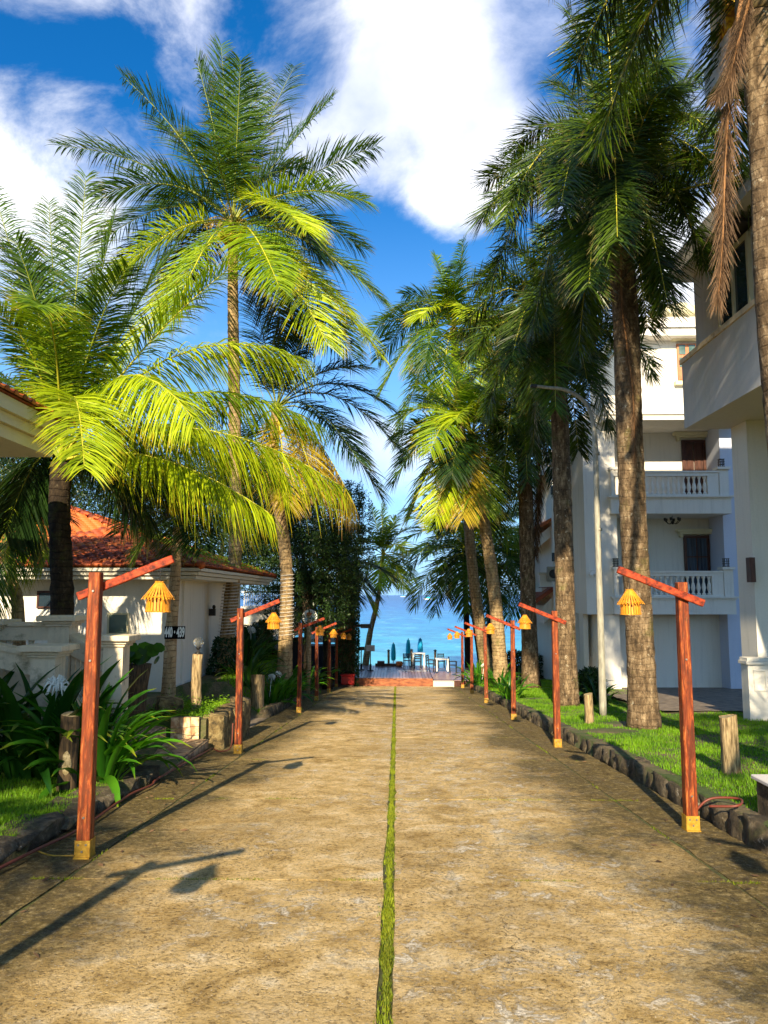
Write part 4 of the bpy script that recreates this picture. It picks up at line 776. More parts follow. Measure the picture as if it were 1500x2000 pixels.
stump('split pale log stump standing in the shaded right lawn', 3.79, 9.02, .64, .19, 'log_pale', 2, .12)
stump('short mossy log stump in the lit grass beside the street light', 3.62, 14.8, .54, .16, 'log_pale', 3)
stump('knotty stump with dangling roots in the lily bed beyond the side path', -3.32, 18.7, .85, .28, 'log_pale', 4, .16)
stump('rough stump at the end of the left lily bed', -3.2, 30.0, .75, .4, 'log_dark', 5, .14)
# stump planter with round leaves
x0, y0 = X_(268, 12.3), 12.3; zz = GZ(x0, y0)
pt = thing('stump_planter', 'dark hollow stump planter with round leaved plant before the house', 'planter', (x0, y0, zz))
ztop = Z_(1298, y0); m_ = MB(); m_.lathe([(.20, -.02), (.19, .15), (.21, (ztop-zz)*.6), (.26, ztop-zz)], (x0, y0, zz), 14); m_.part('stump_pot', 'log_dark', pt, True)
for k in range(26):
    a = RNG.uniform(0, 2*pi); rr_ = RNG.uniform(.05, .45); c = np.array([x0+math.cos(a)*rr_, y0+math.sin(a)*rr_, ztop+RNG.uniform(.05, .28)]); q = RNG.uniform(.07, .12); nv = Vector((RNG.normal(0, .5), -.7+RNG.normal(0, .3), .8)).normalized(); A = nv.orthogonal(); B_ = nv.cross(A)
    V = [tuple(np.array(c)+np.array(A*math.cos(e)+B_*math.sin(e))*q) for e in np.linspace(0, 2*pi, 9)[:-1]]
    me = mesh_np('leaf', np.array(V)-wloc(pt), np.array([list(range(8))]), 'leaf_lily_dark', {'s': np.zeros(8), 'r': np.full(8, RNG.uniform())}); link('leaf', me, pt)
m_ = MB()
for k in range(9): a = k*.7; m_.tube([(x0, y0, ztop-.1), (x0+math.cos(a)*.2, y0+math.sin(a)*.2, ztop+.15)], .008, 4)
m_.part('stem', 'rachis_green', pt)

# planter: rock walls with green cover
PX0, PX1, PY0, PY1 = -4.2, -2.86, 12.36, 14.15; pz = -.30
pl = thing('rock_planter', 'low rock-walled planter with bright green ground cover by the steps', 'planter', (PX1, PY0, float(road_z(PY0))))
RM = [rock_mesh('rock', 'planter_rock', 20+s, 3, .3, .07) for s in range(4)]
rr2 = random.Random(9); y = PY0+.15
while y < PY1+.2:
    L = rr2.uniform(.25, .5); zb = float(road_z(y)); h = pz-zb
    link('rock', RM[rr2.randrange(4)], pl, (np.array([PX1-.05+rr2.uniform(-.02, .02), y+L/2, (zb+pz)/2-.02])-wloc(pl)), (0, 0, rr2.uniform(-.1, .1)), (.17, L*.55, h*.56)); y += L*.9
m_ = MB(); m_.box((PX0, PY0+.02, road_z(PY1)-.1), (PX1-.15, PY1, pz-.05)); m_.part('soil_bed', 'ground_soil', pl)
m_ = MB(); m_.box((-3.55, PY0-.05, -.9), (PX1-.24, PY0+.02, pz+.0)); m_.part('backing', 'mortar', pl)
def crazy(parent, u0, u1, v0, v1, place, nu, nv, mat, th=.012, seed=0):      # irregular stone slabs on a plane
    r = np.random.default_rng(seed); gu = np.linspace(u0, u1, nu+1); gv = np.linspace(v0, v1, nv+1); G = np.zeros((nu+1, nv+1, 2))
    for i in range(nu+1):
        for j in range(nv+1):
            G[i, j] = (gu[i]+(r.normal(0, .27)*(gu[1]-gu[0]) if 0 < i < nu else 0), gv[j]+(r.normal(0, .27)*(gv[1]-gv[0]) if 0 < j < nv else 0))
    for i in range(nu):
        for j in range(nv):
            q = np.array([G[i, j], G[i+1, j], G[i+1, j+1], G[i, j+1]]); c = q.mean(0); q = c+(q-c)*.93
            P = [place(a, b, 0) for a, b in q]; d = np.array(place(c[0], c[1], 1))-np.array(place(c[0], c[1], 0)); m_ = MB(); m_.prism(P, d*th); m_.part('paving_stone', mat, parent)
crazy(pl, -3.55, PX1-.24, -.76, pz, lambda u, v, w: (u, PY0-.05-w, v), 4, 3, 'tile_pale', .014, 2)
n = 5200; xs_ = RNG.uniform(PX0+.05, PX1-.12, n); ys_ = RNG.uniform(PY0+.1, PY1, n); pts = np.stack([xs_, ys_, pz-.03+np.abs(RNG.normal(0, .055, n))*(1+.6*vnoise(xs_, ys_, 3))], 1); leafcloud('ground_cover', pl, pts, .022, 'leaf_cover')
link('rock', RM[0], pl, np.array([-3.75, 12.9, pz+.08])-wloc(pl), (0, .1, .4), (.2, .2, .14))
# steps
st = thing('stone_steps', 'two shallow steps faced with crazy stone tiles beside the left road edge', 'steps', (-2.9, 8.8, float(road_z(8.8))))
z1 = -.64; z2 = -.44
m_ = MB(); m_.box((-3.62, 9.2, -1.1), (-2.95, 12.3, z1)); m_.box((-4.9, 9.2, -1.1), (-3.625, 12.3, z2)); m_.part('step_core', 'mortar', st)
crazy(st, -3.60, -2.965, 9.22, 12.28, lambda u, v, w: (u, v, z1+w), 3, 11, 'tile_paving', .012, 5)
crazy(st, -4.6, -3.64, 9.22, 12.28, lambda u, v, w: (u, v, z2+w), 4, 10, 'tile_paving', .012, 6)
crazy(st, 9.22, 12.28, -.76, z1-.0, lambda u, v, w: (-2.95+w, u, v), 12, 1, 'tile_paving', .012, 7)
crazy(st, 9.22, 12.28, z1+.02, z2, lambda u, v, w: (-3.62+w, u, v), 12, 1, 'tile_paving', .012, 8)
# globe light on a log
x0, y0 = X_(390, 13.2), 13.2; t_ = thing('globe_garden_light', 'clear glass globe light on a log post in the rock planter', 'garden light', (x0, y0, pz-.05))
zt = Z_(1278, y0); m_ = MB(); nn = 9; fz = np.linspace(0, 1, nn); m_.tube([(x0-.02*math.sin(f*3), y0, pz-.05+f*(zt-pz+.05)) for f in fz], [.095, .088, .092, .085, .09, .086, .09, .088, .09], 12); m_.part('log_post', 'log_pale', t_, True)
m_ = MB(); m_.lathe([(.055, 0), (.06, .02), (.022, .04), (.02, .08), (.045, .10), (.045, .115)], (x0, y0, zt), 12); m_.part('lamp_base', 'black_metal', t_, True)
m_ = MB(); m_.lathe([(.088*math.sin(a)+.002, -.088*math.cos(a)) for a in np.linspace(.35, pi, 12)], (x0, y0, zt+.195), 18); m_.part('glass_globe', 'globe_glass', t_, True)
m_ = MB(); m_.lathe([(.012, 0), (.03, .04), (.03, .07), (.008, .1)], (x0, y0, zt+.115), 10); m_.part('bulb', 'white_plastic', t_, True)
# number board
Yb = 13.86; a = W(322,1223,Yb); b = W(361,1248,Yb); nb = thing('number_board', 'black number board reading 440 - 439 on the slim palm', 'sign', ((a[0]+b[0])/2, Yb, (a[2]+b[2])/2))
m_ = MB(); m_.box((a[0], Yb-.012, b[2]), (b[0], Yb+.01, a[2])); m_.part('board', 'black_board', nb)
def text_part(body, size, parent, loc, mat, sx=1, rot=(pi/2, 0, 0), bold=.012, name='lettering'):
    cu = bpy.data.curves.new('lettering', 'FONT'); cu.body = body; cu.size = size; cu.extrude = .003; cu.offset = bold*size; cu.align_x = 'CENTER'; cu.align_y = 'CENTER'
    o = bpy.data.objects.new('tmp', cu); COL.objects.link(o); bpy.context.view_layer.update(); me = bpy.data.meshes.new_from_object(o.evaluated_get(bpy.context.evaluated_depsgraph_get())); bpy.data.objects.remove(o)
    me.materials.clear(); me.materials.append(M[mat]); return link(name, me, parent, loc, rot, (sx, 1, 1))
text_part('440 \u00b7 439', .235, nb, (0, -.017, 0), 'white_print', .40, bold=.045)

# ------------------------------------------------------------------ lilies
def strap(seed, L, wd, el, bend):
    r = np.random.default_rng(seed); n = 9; t = np.linspace(0, 1, n); e = np.radians(el)-np.radians(bend)*t**1.7; P = [np.zeros(3)]
    for k in range(1, n): P.append(P[-1]+L/(n-1)*np.array([math.cos(e[k]), 0, math.sin(e[k])]))
    P = np.array(P); w = wd*np.array([.5, .8, .95, 1, .98, .9, .72, .45, .03])/2; V = []
    for k in range(n):
        sd = np.array([0, w[k], 0]); nu = np.array([-math.sin(e[k]), 0, math.cos(e[k])])*w[k]*.45; V += [P[k]-sd+nu, P[k], P[k]+sd+nu]
    F = []
    for k in range(n-1): F += [(k*3, k*3+1, k*3+4, k*3+3), (k*3+1, k*3+2, k*3+5, k*3+4)]
    return np.array(V), np.array(F), np.repeat(t, 3)
LM = {}
for mt in ('leaf_lily', 'leaf_lily_dark'):
    LM[mt] = []
    for k, (L, el, bd) in enumerate([(1.0, 82, 40), (1.05, 70, 65), (1.0, 60, 85), (.95, 45, 95), (.9, 30, 80), (1.0, 75, 95), (.85, 50, 60)]):
        V, F, s_ = strap(k, L, .095, el, bd); LM[mt].append(mesh_np('leaf', V, F, mt, {'s': s_, 'r': np.full(len(V), (k*.37) % 1)}, smooth=True))
def flower_mesh(seed):
    r = np.random.default_rng(seed); m_ = MB(); m_.tube([(0,0,0), (.03, 0, .35), (.05, 0, .62)], .009, 5)
    for k in range(44):
        a = r.uniform(0, 2*pi); e = r.uniform(-.4, 1.3); c = np.array([.05, 0, .62]); d = np.array([math.cos(a)*math.cos(e), math.sin(a)*math.cos(e), math.sin(e)]); L = r.uniform(.12, .2)
        m_.tube([c, c+d*L*.6, c+d*L*.85+[0, 0, -.09]], [.006, .009, .003], 4, False)
    return m_
FMs = [flower_mesh(s).mesh('flower', 'petal_white', (0,0,0)) for s in range(2)]
def lily(label, x, y, scale, n, mat='leaf_lily', fl=1, seed=0, z=None, spread=.16):
    z = GZ(x, y) if z is None else z; t_ = thing('spider_lily', label, 'lily plant', (x, y, z), 'spider lilies lining the road'); r = random.Random(seed)
    for k in range(n):
        i = r.choices(range(7), (6, 5, 4, 2, 1, 3, 2))[0]; a = r.uniform(0, 2*pi); q = r.uniform(0, spread)*scale; s = scale*r.uniform(.75, 1.12)
        link('leaf', LM[mat][i], t_, (math.cos(a)*q, math.sin(a)*q, 0), (r.uniform(-.3, .3), r.uniform(-.1, .1), a), (s, s*r.uniform(.8, 1.2), s))
    for k in range(fl):
        a = r.uniform(0, 6); link('flower', FMs[k % 2], t_, (math.cos(a)*.1, math.sin(a)*.1, .22*scale), (r.uniform(-.2, .2), r.uniform(-.2, .2), a), (scale*.82,)*3)
    return t_
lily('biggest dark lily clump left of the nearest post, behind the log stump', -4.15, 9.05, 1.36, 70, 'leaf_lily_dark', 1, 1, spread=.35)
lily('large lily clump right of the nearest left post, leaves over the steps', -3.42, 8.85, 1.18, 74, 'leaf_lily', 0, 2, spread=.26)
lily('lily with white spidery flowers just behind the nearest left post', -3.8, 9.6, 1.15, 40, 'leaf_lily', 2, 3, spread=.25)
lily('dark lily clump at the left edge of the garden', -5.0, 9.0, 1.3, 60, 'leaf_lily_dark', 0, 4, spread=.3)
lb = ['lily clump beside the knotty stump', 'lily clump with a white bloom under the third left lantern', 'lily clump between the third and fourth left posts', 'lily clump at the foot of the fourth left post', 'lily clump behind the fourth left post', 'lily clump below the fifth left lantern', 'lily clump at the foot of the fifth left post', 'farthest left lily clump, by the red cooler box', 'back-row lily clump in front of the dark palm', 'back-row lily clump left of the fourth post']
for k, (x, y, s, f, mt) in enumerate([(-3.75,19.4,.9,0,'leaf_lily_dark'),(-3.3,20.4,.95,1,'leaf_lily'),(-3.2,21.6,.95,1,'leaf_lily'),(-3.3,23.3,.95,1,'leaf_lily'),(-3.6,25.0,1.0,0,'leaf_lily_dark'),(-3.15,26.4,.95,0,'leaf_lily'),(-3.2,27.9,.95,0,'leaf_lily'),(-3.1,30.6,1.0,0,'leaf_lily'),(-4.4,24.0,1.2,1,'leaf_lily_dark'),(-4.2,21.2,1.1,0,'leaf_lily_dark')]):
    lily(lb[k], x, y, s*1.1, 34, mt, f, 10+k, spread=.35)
lb = ['sunlit lily clump at the foot of the fourth right post', 'sunlit lily clump right of the deck corner', 'lily clump between the fifth and sixth right posts', 'lily clump behind the fifth right post with a white bloom', 'low dark lily clump at the base of the leaning palms', 'low dark clump by the white building corner, right of the street light', 'dark clump left of the white building corner']
for k, (x, y, s, f, mt) in enumerate([(3.1,21.4,.8,0,'leaf_lily'),(3.2,31.4,1.1,1,'leaf_lily'),(3.05,28.8,1.0,1,'leaf_lily'),(3.4,25.8,1.0,1,'leaf_lily'),(4.4,28.5,.8,0,'leaf_lily_dark'),(4.9,19.2,.75,0,'leaf_lily_dark'),(4.75,20.8,.85,0,'leaf_lily_dark')]):
    lily(lb[k], x, y, s, 36, mt, f, 30+k, spread=.35)
def bush(label, x0, x1, y, z0, h, dpt, n, mat='leaf_tree', size=.07):
    t_ = thing('hedge', label, 'hedge', ((x0+x1)/2, y, z0)); pts = np.stack([RNG.uniform(x0, x1, n), y+RNG.uniform(-dpt, dpt, n), z0+h*RNG.uniform(0, 1, n)**.8], 1); pts[:, 2] += .12*np.sin(pts[:, 0]*4)
    leafcloud('foliage', t_, pts, size, mat, None); m_ = MB()
    for k in range(8): xx = x0+(k+.5)*(x1-x0)/8; m_.tube([(xx, y, z0), (xx+.05, y, z0+h*.6)], .02, 5)
    m_.part('stem', 'trunk_bark', t_)
bush('dark leafy hedge between the far palm trunks and the beach', 3.6, 7.4, 33.5, GZ(5, 33.5), 1.05, .6, 7000)
bush('low dark shrubs under the second foxtail palm', 4.3, 5.2, 20.2, GZ(5, 20), .7, .4, 3000)
bush('dark shrubs behind the left lily bed', -6.4, -4.2, 26, GZ(-5, 26), 1.1, 1.2, 7000)
# ------------------------------------------------------------------ tiled house
H = thing('tiled_house', 'white single storey house with orange hipped tile roof behind the garden', 'house', (-4.9, 16.4, -.42))
hx1, hx0, hy0, hy1 = -4.9, -13, 16.4, 24.2; wz0, wz1 = -1.2, 2.0
m_ = MB(); m_.box((hx0, hy0, wz0), (hx1, hy1, wz1)); m_.part('wall', 'white_plaster', H)
ez0, ez1 = Z_(1131, 15.7), Z_(1108, 15.7); ex1, ex0, ey0, ey1 = -4.1, -13.8, 15.7, 24.9
m_ = MB()                                     # stepped eave cornice, three mouldings
for k, (o_, a_, b_) in enumerate(((0, 0, .34), (.07, .34, .68), (.13, .68, 1.0))):
    m_.box((ex0-o_, ey0-o_, ez0+(ez1-ez0)*a_), (ex1+o_, ey1+o_, ez0+(ez1-ez0)*b_-.012))
m_.part('eave_cornice', 'cream_plaster', H)
rz = ez1+.02; ry = (ey0+ey1)/2; rise = 1.7; hl = (ey1-ey0)/2; A0 = (ex1+.15, ey0-.15); RX = ex1+.15-(hl+.15)
apex = np.array([RX, ry, rz+rise]); apexL = np.array([ex0+hl, ry, rz+rise])
c00 = np.array([ex0-.15, ey0-.15, rz]); c10 = np.array([ex1+.15, ey0-.15, rz]); c11 = np.array([ex1+.15, ey1+.15, rz]); c01 = np.array([ex0-.15, ey1+.15, rz])
m_ = MB(); m_.add([c00, c10, c11, c01, apex, apexL], [(0,1,4,5),(1,2,4),(2,3,5,4),(3,0,5),(0,3,2,1)]); roof = m_.part('roof', 'roof_tile', H)
def tile_mesh(w, l):
    n = 5; V = []; 
    for yy, zz in ((0, .045), (l, .012)):
        for k in range(n): u = k/(n-1); V.append((w*(u-.5), yy, zz+.022*math.sin(u*2*pi+.6)))
    for k in range(n): u = k/(n-1); V.append((w*(u-.5), 0, .005))
    F = [(k, k+1, n+k+1, n+k) for k in range(n-1)]+[(2*n+k, 2*n+k+1, k+1, k) for k in range(n-1)]
    return V, F
TV, TF = tile_mesh(.225, .27); TME = mesh_np('roof_tile', TV, TF, 'roof_tile')
import mathutils
def slope_tiles(e0, e1, top0, top1, limit, tw=.21, tl=.20):
    """tiles on the slope from eave e0-e1 up to top0-top1 (polygon e0,e1,top1,top0)"""
    e0, e1, top0, top1 = map(lambda q: np.asarray(q, float), (e0, e1, top0, top1)); u = (e1-e0); Lu = np.linalg.norm(u); u /= Lu
    nrm_ = np.cross(u, top0-e0); nrm_ /= np.linalg.norm(nrm_); 
    if nrm_[2] < 0: nrm_ = -nrm_
    vv = np.cross(nrm_, u); 
    if vv[2] < 0: vv = -vv
    hv = np.dot(top0-e0, vv); a0 = np.dot(top0-e0, u); a1 = np.dot(top1-e0, u); rot = mathutils.Matrix([list(u), list(vv), list(nrm_)]).transposed().to_euler(); out = []
    k = 0
    while k*tl < hv-.05:
        f = k*tl/hv; lo = a0*f; hi = Lu+(a1-Lu)*f; x = lo+tw/2+(.5*tw if k % 2 else 0)
        while x < hi-tw*.3: out.append((e0+u*x+vv*(k*tl)+nrm_*.012)); x += tw
        k += 1
    return out, rot
front, rotf = slope_tiles(c00, c10, apexL, apex, 0); side, rots = slope_tiles(c10, c11, apex, apex, 0)
front = [p for p in front if p[0] > -11]
key = lambda p: -p[0]*.6+p[2]*.8+abs(p[1]-15)*.4
front.sort(key=key); near = front[:230]; rest = front[230:]; sider = side[:70]; rest2 = side[70:]
for p in near: link('roof_tile', TME, roof, tuple(p-wloc(roof)), rotf)
for p in sider: link('roof_tile', TME, roof, tuple(p-wloc(roof)), rots)
def joined(ps, rot):
    Rm = np.array(rot.to_matrix()); TVa = np.array(TV)@Rm.T; V = np.concatenate([TVa+p-wloc(roof) for p in ps]); n0 = len(TV); F = np.concatenate([np.array(TF)+i*n0 for i in range(len(ps))]); return V, F
Va, Fa = joined(rest, rotf); Vb, Fb = joined(rest2, rots); link('tile_rows', mesh_np('tile_rows', np.vstack([Va, Vb]), np.vstack([Fa, Fb+len(Va)]), 'roof_tile'), H, kind='stuff')
for a, b in ((c10, apex), (c11, apex), (apex, apexL)):           # ridge caps
    n = int(np.linalg.norm(b-a)/.3)
    for k in range(n):
        p = a+(b-a)*(k+.5)/n; m_ = MB(); d = (b-a)/n; m_.tube([p-d*.56+[0, 0, .02], p+d*.5+[0, 0, .03]], [.085, .068], 7); m_.part('ridge_tile', 'roof_tile', H, True)
n = 9000; u = RNG.uniform(0, 1, n); v_ = RNG.beta(1.4, 1.6, n); base_ = c10+(c11-c10)*u[:, None]; top_ = c10+(apex-c10)*0; P = base_+(apex-base_)*v_[:, None]; kp = (vnoise(P[:, 1], P[:, 2], 1.1, 1) > -.3) & (v_ < .62) & (u > .05); P = P[kp]; P[:, 2] += .04+np.abs(RNG.normal(0, .05, len(P)))
leafcloud('roof_creeper', H, P, .035, 'leaf_cover')
def window(parent, x0, x1, z0, z1, y, glass, frame, fw=.05, mull=1, facing=-1):
    w = MB()
    w.box((x0, y-.03, z0), (x0+fw, y+.01, z1)); w.box((x1-fw, y-.03, z0), (x1, y+.01, z1)); w.box((x0+fw, y-.03, z0), (x1-fw, y+.01, z0+fw)); w.box((x0+fw, y-.03, z1-fw), (x1-fw, y+.01, z1)); f = w.part('window', frame, parent)
    g = MB(); g.box((x0+fw, y-.012, z0+fw), (x1-fw, y-.004, z1-fw)); g.part('pane', glass, f)
    for k in range(mull): xm = x0+(x1-x0)*(k+1)/(mull+1); g = MB(); g.box((xm-.02, y-.028, z0+fw), (xm+.02, y-.013, z1-fw)); g.part('mullion', frame, f)
    return f
a, b = W(211,1197,16.39), W(251,1240,16.39); window(H, a[0], b[0], b[2], a[2], 16.38, 'window_glass_green', 'frame_pale', .04, 0)
a, b = W(74,1154,16.39), W(106,1188,16.39); window(H, a[0], b[0], b[2], a[2], 16.38, 'window_glass', 'dark_wood', .04, 0)
m_ = MB(); m_.box((hx1-.002, 17.6, wz0), (hx1+.05, 17.8, wz1-.05)); m_.part('pilaster', 'white_plaster', H)
m_ = MB(); m_.box((hx1, hy0, -.5), (hx1+.04, hy1, -.38)); m_.part('plinth', 'grey_plaster', H)
a = W(413,1195,20.2); m_ = MB(); m_.box((hx1, a[1]-.06, a[2]-.1), (hx1+.16, a[1]+.06, a[2]+.08)); m_.lathe([(.03, 0), (.05, .05), (.02, .1)], (hx1+.12, a[1], a[2]+.08), 8); o = m_.part('wall_lamp', 'black_metal', H)
# house of the near left: tiled eave coming in at the frame's edge
NL = thing('eave_building', 'building at the left edge showing a cream eave and orange tiles', 'building', (-6, 4, 0))
cx, cz = X_(103, 10, 892), Z_(893, 10, 103); zt = Z_(828, 10, 140)
m_ = MB(); m_.box((-14, 2.4, -1.0), (-6.6, 8.0, cz+.02)); m_.part('wall', 'cream_plaster', NL)
m_ = MB(); xe = cx
prof = [(0, 0), (.0, .10), (.06, .12), (.06, .2), (.11, .22), (.11, zt-cz)]
m_.box((-15, 1.4, cz), (xe, 10.0, cz+.15)); m_.box((-15, 1.34, cz+.155), (xe+.06, 10.06, cz+.28)); m_.box((-15, 1.28, cz+.285), (xe+.12, 10.12, zt)); m_.part('eave_cornice', 'trim_cream', NL)
e0 = np.array([xe+.17, 1.2, zt+.012]); e1 = np.array([xe+.17, 10.2, zt+.012]); ap = np.array([xe-4.3, 5.7, zt+2.1])
m_ = MB(); m_.add([(-15, 1.2, zt+.012), e0, e1, (-15, 10.2, zt+.012), ap, (-15, 5.7, zt+2.1)], [(0,1,4,5),(1,2,4),(2,3,5,4),(0,3,2,1)]); rf = m_.part('roof', 'roof_tile', NL)
ts, rt_ = slope_tiles(e0, e1, ap, ap, 0)
for p in sorted(ts, key=lambda q: q[2]-q[1]*.03)[:110]: link('roof_tile', TME, rf, tuple(p-wloc(rf)), rt_)

# ------------------------------------------------------------------ garden stair with pillars
SG = thing('garden_staircase', 'weathered white garden staircase with capped pillars and sloping rails', 'staircase', (-5.5, 10.5, -.42))
def pillar(px0, px1, ptop, Y, w, cap=.10):
    xc = (X_(px0, Y, ptop)+X_(px1, Y, ptop))/2; zt = Z_(ptop, Y, (px0+px1)/2); f = MB(); f.box((xc-w*.5, Y-w*.5, -.7), (xc+w*.5, Y+w*.5, zt-.15)); p = f.part('pillar', 'stair_plaster', SG)
    for k, (s, a, b) in enumerate(((.62, -.15, -.115), (.72, -.115, -.075), (.92, -.075, 0))):
        f = MB(); f.box((xc-w*s, Y-w*s, zt+a+.001), (xc+w*s, Y+w*s, zt+b)); f.part('cap_moulding', 'stair_plaster', p, bevel=.008)
    return xc, zt
xa, za = pillar(90, 160, 1202, 11.0, .30); xb, zb = pillar(55, 137, 1259, 9.6, .30); xc_, zc = pillar(200, 258, 1240, 10.3, .26)
pillar(-40, 15, 1210, 11.0, .30); xd, zd = pillar(-130, -70, 1190, 9.6, .30)
m_ = MB(); za1 = Z_(1222, 11, 50); za0 = Z_(1250, 11, 50); m_.box((-9.5, 10.9, za0), (xa-.16, 11.1, za1)); m_.box((-9.5, 10.86, za1+.002), (xa-.16, 11.14, za1+.05)); m_.part('top_rail', 'stair_plaster', SG)
for k in range(9):
    xx = xa-.45-k*.32; f = MB(); f.lathe([(.05, 0), (.035, .06), (.065, .2), (.03, .36), (.05, .45)], (xx, 11.0, za0-.44), 8); f.part('baluster', 'stair_plaster', SG, True)
def sloped(p, q, w, h, name):
    f = MB(); f.bar(p, q, w, h); f.part(name, 'stair_plaster', SG)
sloped((xa+.14, 11.0, za-.42), (xc_-.1, 10.3, zc-.38), .14, .22, 'stair_rail'); sloped((xa+.14, 11.0, za-.28), (xc_-.1, 10.3, zc-.24), .19, .06, 'stair_rail')
sloped((-7.6, 9.6, Z_(1195, 9.6, -60)), (xb-.14, 9.6, zb-.26), .16, .22, 'stair_rail'); sloped((-7.6, 9.6, Z_(1195, 9.6, -60)+.14), (xb-.14, 9.6, zb-.12), .22, .06, 'stair_rail')
for k in range(7):
    f = (k+.5)/7; p = np.array([xa+.14+(xc_-xa-.25)*f, 11-.7*f, za-.5+(zc-za)*f]); g = MB(); g.box((p[0]-.03, p[1]-.03, p[2]-.45), (p[0]+.03, p[1]+.03, p[2])); g.part('rail_post', 'stair_plaster', SG)
for k in range(6): m_ = MB(); m_.box((-7.4+k*.28, 9.75, -.7), (-5.2, 10.85, -.42+.0+(.9-.15*(5-k)*0)*0+.14*(5-k)*0+.02*k)) if False else None
for k in range(5): m_ = MB(); m_.box((-7.6+.0, 9.72, -.6+k*.15), (-5.75-k*.28, 10.86, -.45+k*.15-.002)); m_.part('stair_tread', 'stair_plaster', SG)
m_ = MB(); m_.box((-9.6, 11.2, -.6), (xa+.1, 14.0, Z_(1300, 11.2, 60))); m_.part('landing', 'stair_plaster', SG)

# ------------------------------------------------------------------ white balconied building
B = thing('balconied_building', 'white three storey building with balustraded balconies right of the road', 'building', (7, 25, GZ(7, 25)))
gzB = GZ(7, 25)-.15
def pb(name, px0, py0, px1, py1, Y, depth, mat='white_plaster', parent=None, z0=None, z1=None, bevel=0):
    a = W(px0, (py0+py1)/2, Y); b = W(px1, (py0+py1)/2, Y); zt = Z_(py0, Y, (px0+px1)/2) if z1 is None else z1; zb_ = Z_(py1, Y, (px0+px1)/2) if z0 is None else z0
    m_ = MB(); m_.box((a[0], Y, zb_), (b[0], Y+depth, zt)); return m_.part(name, mat, parent or B, bevel=bevel)
zs1 = Z_(1200, 24.4, 1180); zsR = Z_(808, 24.4, 1200)
pb('wall', 1141, 800, 1204, 1200, 24.5, 1.6, z0=zs1, z1=zsR)                  # projecting bay over the entrance
pb('wall', 1172, 1200, 1212, 1357, 24.55, 1.4, z0=gzB, z1=zs1-.004)           # entrance pier
pb('wall', 1141, 1200, 1150, 1357, 25.4, .6, z0=gzB, z1=zs1-.004)
pb('wall', 1150, 1200, 1212, 1357, 26.1, .3, 'cream_plaster', z0=gzB, z1=zs1-.004)
pb('wall', 1100, 800, 1204, 1357, 26.4, 1.2, z0=gzB, z1=zsR)
pb('pilaster', 1118, 945, 1128, 1185, 26.2, .19, 'cream_plaster')
pb('door', 1163, 1250, 1170, 1352, 26.06, .038, 'dark_wood')
pb('door_hood', 1153, 1238, 1176, 1248, 25.9, .19, 'trim_cream')
zBal2t, zBal2b = Z_(968, 24.3, 1300), Z_(1003, 24.3, 1300); zBal1t, zBal1b = Z_(1165, 24.3, 1300), Z_(1200, 24.3, 1300)
pb('wall', 1204, 800, 1500, 1357, 26.0, .4, z0=gzB, z1=Z_(800, 26, 1300))      # recessed balcony wall
pb('wall', 1209, 1205, 1425, 1357, 25.5, .49, z0=gzB, z1=zBal1b-.004)
for zt_, zb_ in ((zBal2t, zBal2b), (zBal1t, zBal1b)):
    xa_, xb_ = X_(1199, 24.3), X_(1437, 24.3)
    m_ = MB(); m_.box((xa_, 24.3, zb_), (xb_, 25.995, zt_-.10)); m_.box((xa_-.03, 24.27, zt_-.098), (xb_+.03, 25.995, zt_-.055)); m_.box((xa_-.07, 24.23, zt_-.053), (xb_+.07, 25.995, zt_)); s = m_.part('balcony_slab', 'white_plaster', B)
BAL = MB(); BAL.lathe([(.062, 0), (.062, .05), (.03, .07), (.045, .13), (.068, .22), (.05, .33), (.03, .40), (.034, .50), (.055, .53), (.055, .58)], (0,0,0), 12); BME = BAL.mesh('baluster', 'white_plaster', (0,0,0), True)
for bi, zt_ in enumerate((zBal2t, zBal1t)):
    x0, x1 = X_(1205, 24.4), X_(1432, 24.4); n = 17
    rb = MB(); rb.box((x0, 24.34, zt_+.002), (x1-.3, 24.50, zt_+.05)); rl_ = rb.part('balustrade_base', 'white_plaster', B)
    rb = MB(); rb.box((x0, 24.34, zt_+.634), (x1-.3, 24.50, zt_+.74)); rb.box((x0-.02, 24.31, zt_+.743), (x1-.28, 24.53, zt_+.80)); rb.part('balustrade_rail', 'white_plaster', B)
    for k in range(n): link('baluster', BME, rl_, (x0+.22+k*(x1-.75-x0-.2)/(n-1)-B.location.x, 24.42-B.location.y, zt_+.052-B.location.z), (0, 0, 0))
    rb = MB(); rb.box((x1-.66, 24.35, zt_+.052), (x1-.30, 24.49, zt_+.632)); rb.part('balustrade_panel', 'white_plaster', B)
    rb = MB(); rb.box((x1-.29, 24.32, zt_+.002), (x1, 24.62, zt_+.84)); rb.box((x1-.35, 24.26, zt_+.843), (x1+.05, 24.68, zt_+.92)); rb.part('corner_post', 'white_plaster', B)
    rb = MB(); rb.box((x0-.09, 24.32, zt_+.002), (x0-.002, 24.62, zt_+.84)); rb.box((x0-.14, 24.28, zt_+.843), (x0+.12, 24.68, zt_+.92)); rb.part('corner_post', 'white_plaster', B)
    rb = MB(); rb.box((x0-.06, 24.63, zt_+.002), (x0+.05, 25.99, zt_+.74)); rb.part('side_parapet', 'cream_plaster', B)
    xl = x1-.15; lights = [(xl)]+([x0] if bi == 1 else [])
    for xx in lights:
        g = MB(); zz = zt_+.921
        for dx in (-.06, .06):
            for dy in (-.06, .06): g.box((xx+dx-.012, 24.47+dy-.012, zz), (xx+dx+.012, 24.47+dy+.012, zz+.28))
        for q in range(4): g.box((xx-.085, 24.385, zz+.02+q*.08), (xx+.085, 24.555, zz+.035+q*.08))
        g.part('lattice_lamp', 'black_metal', B)
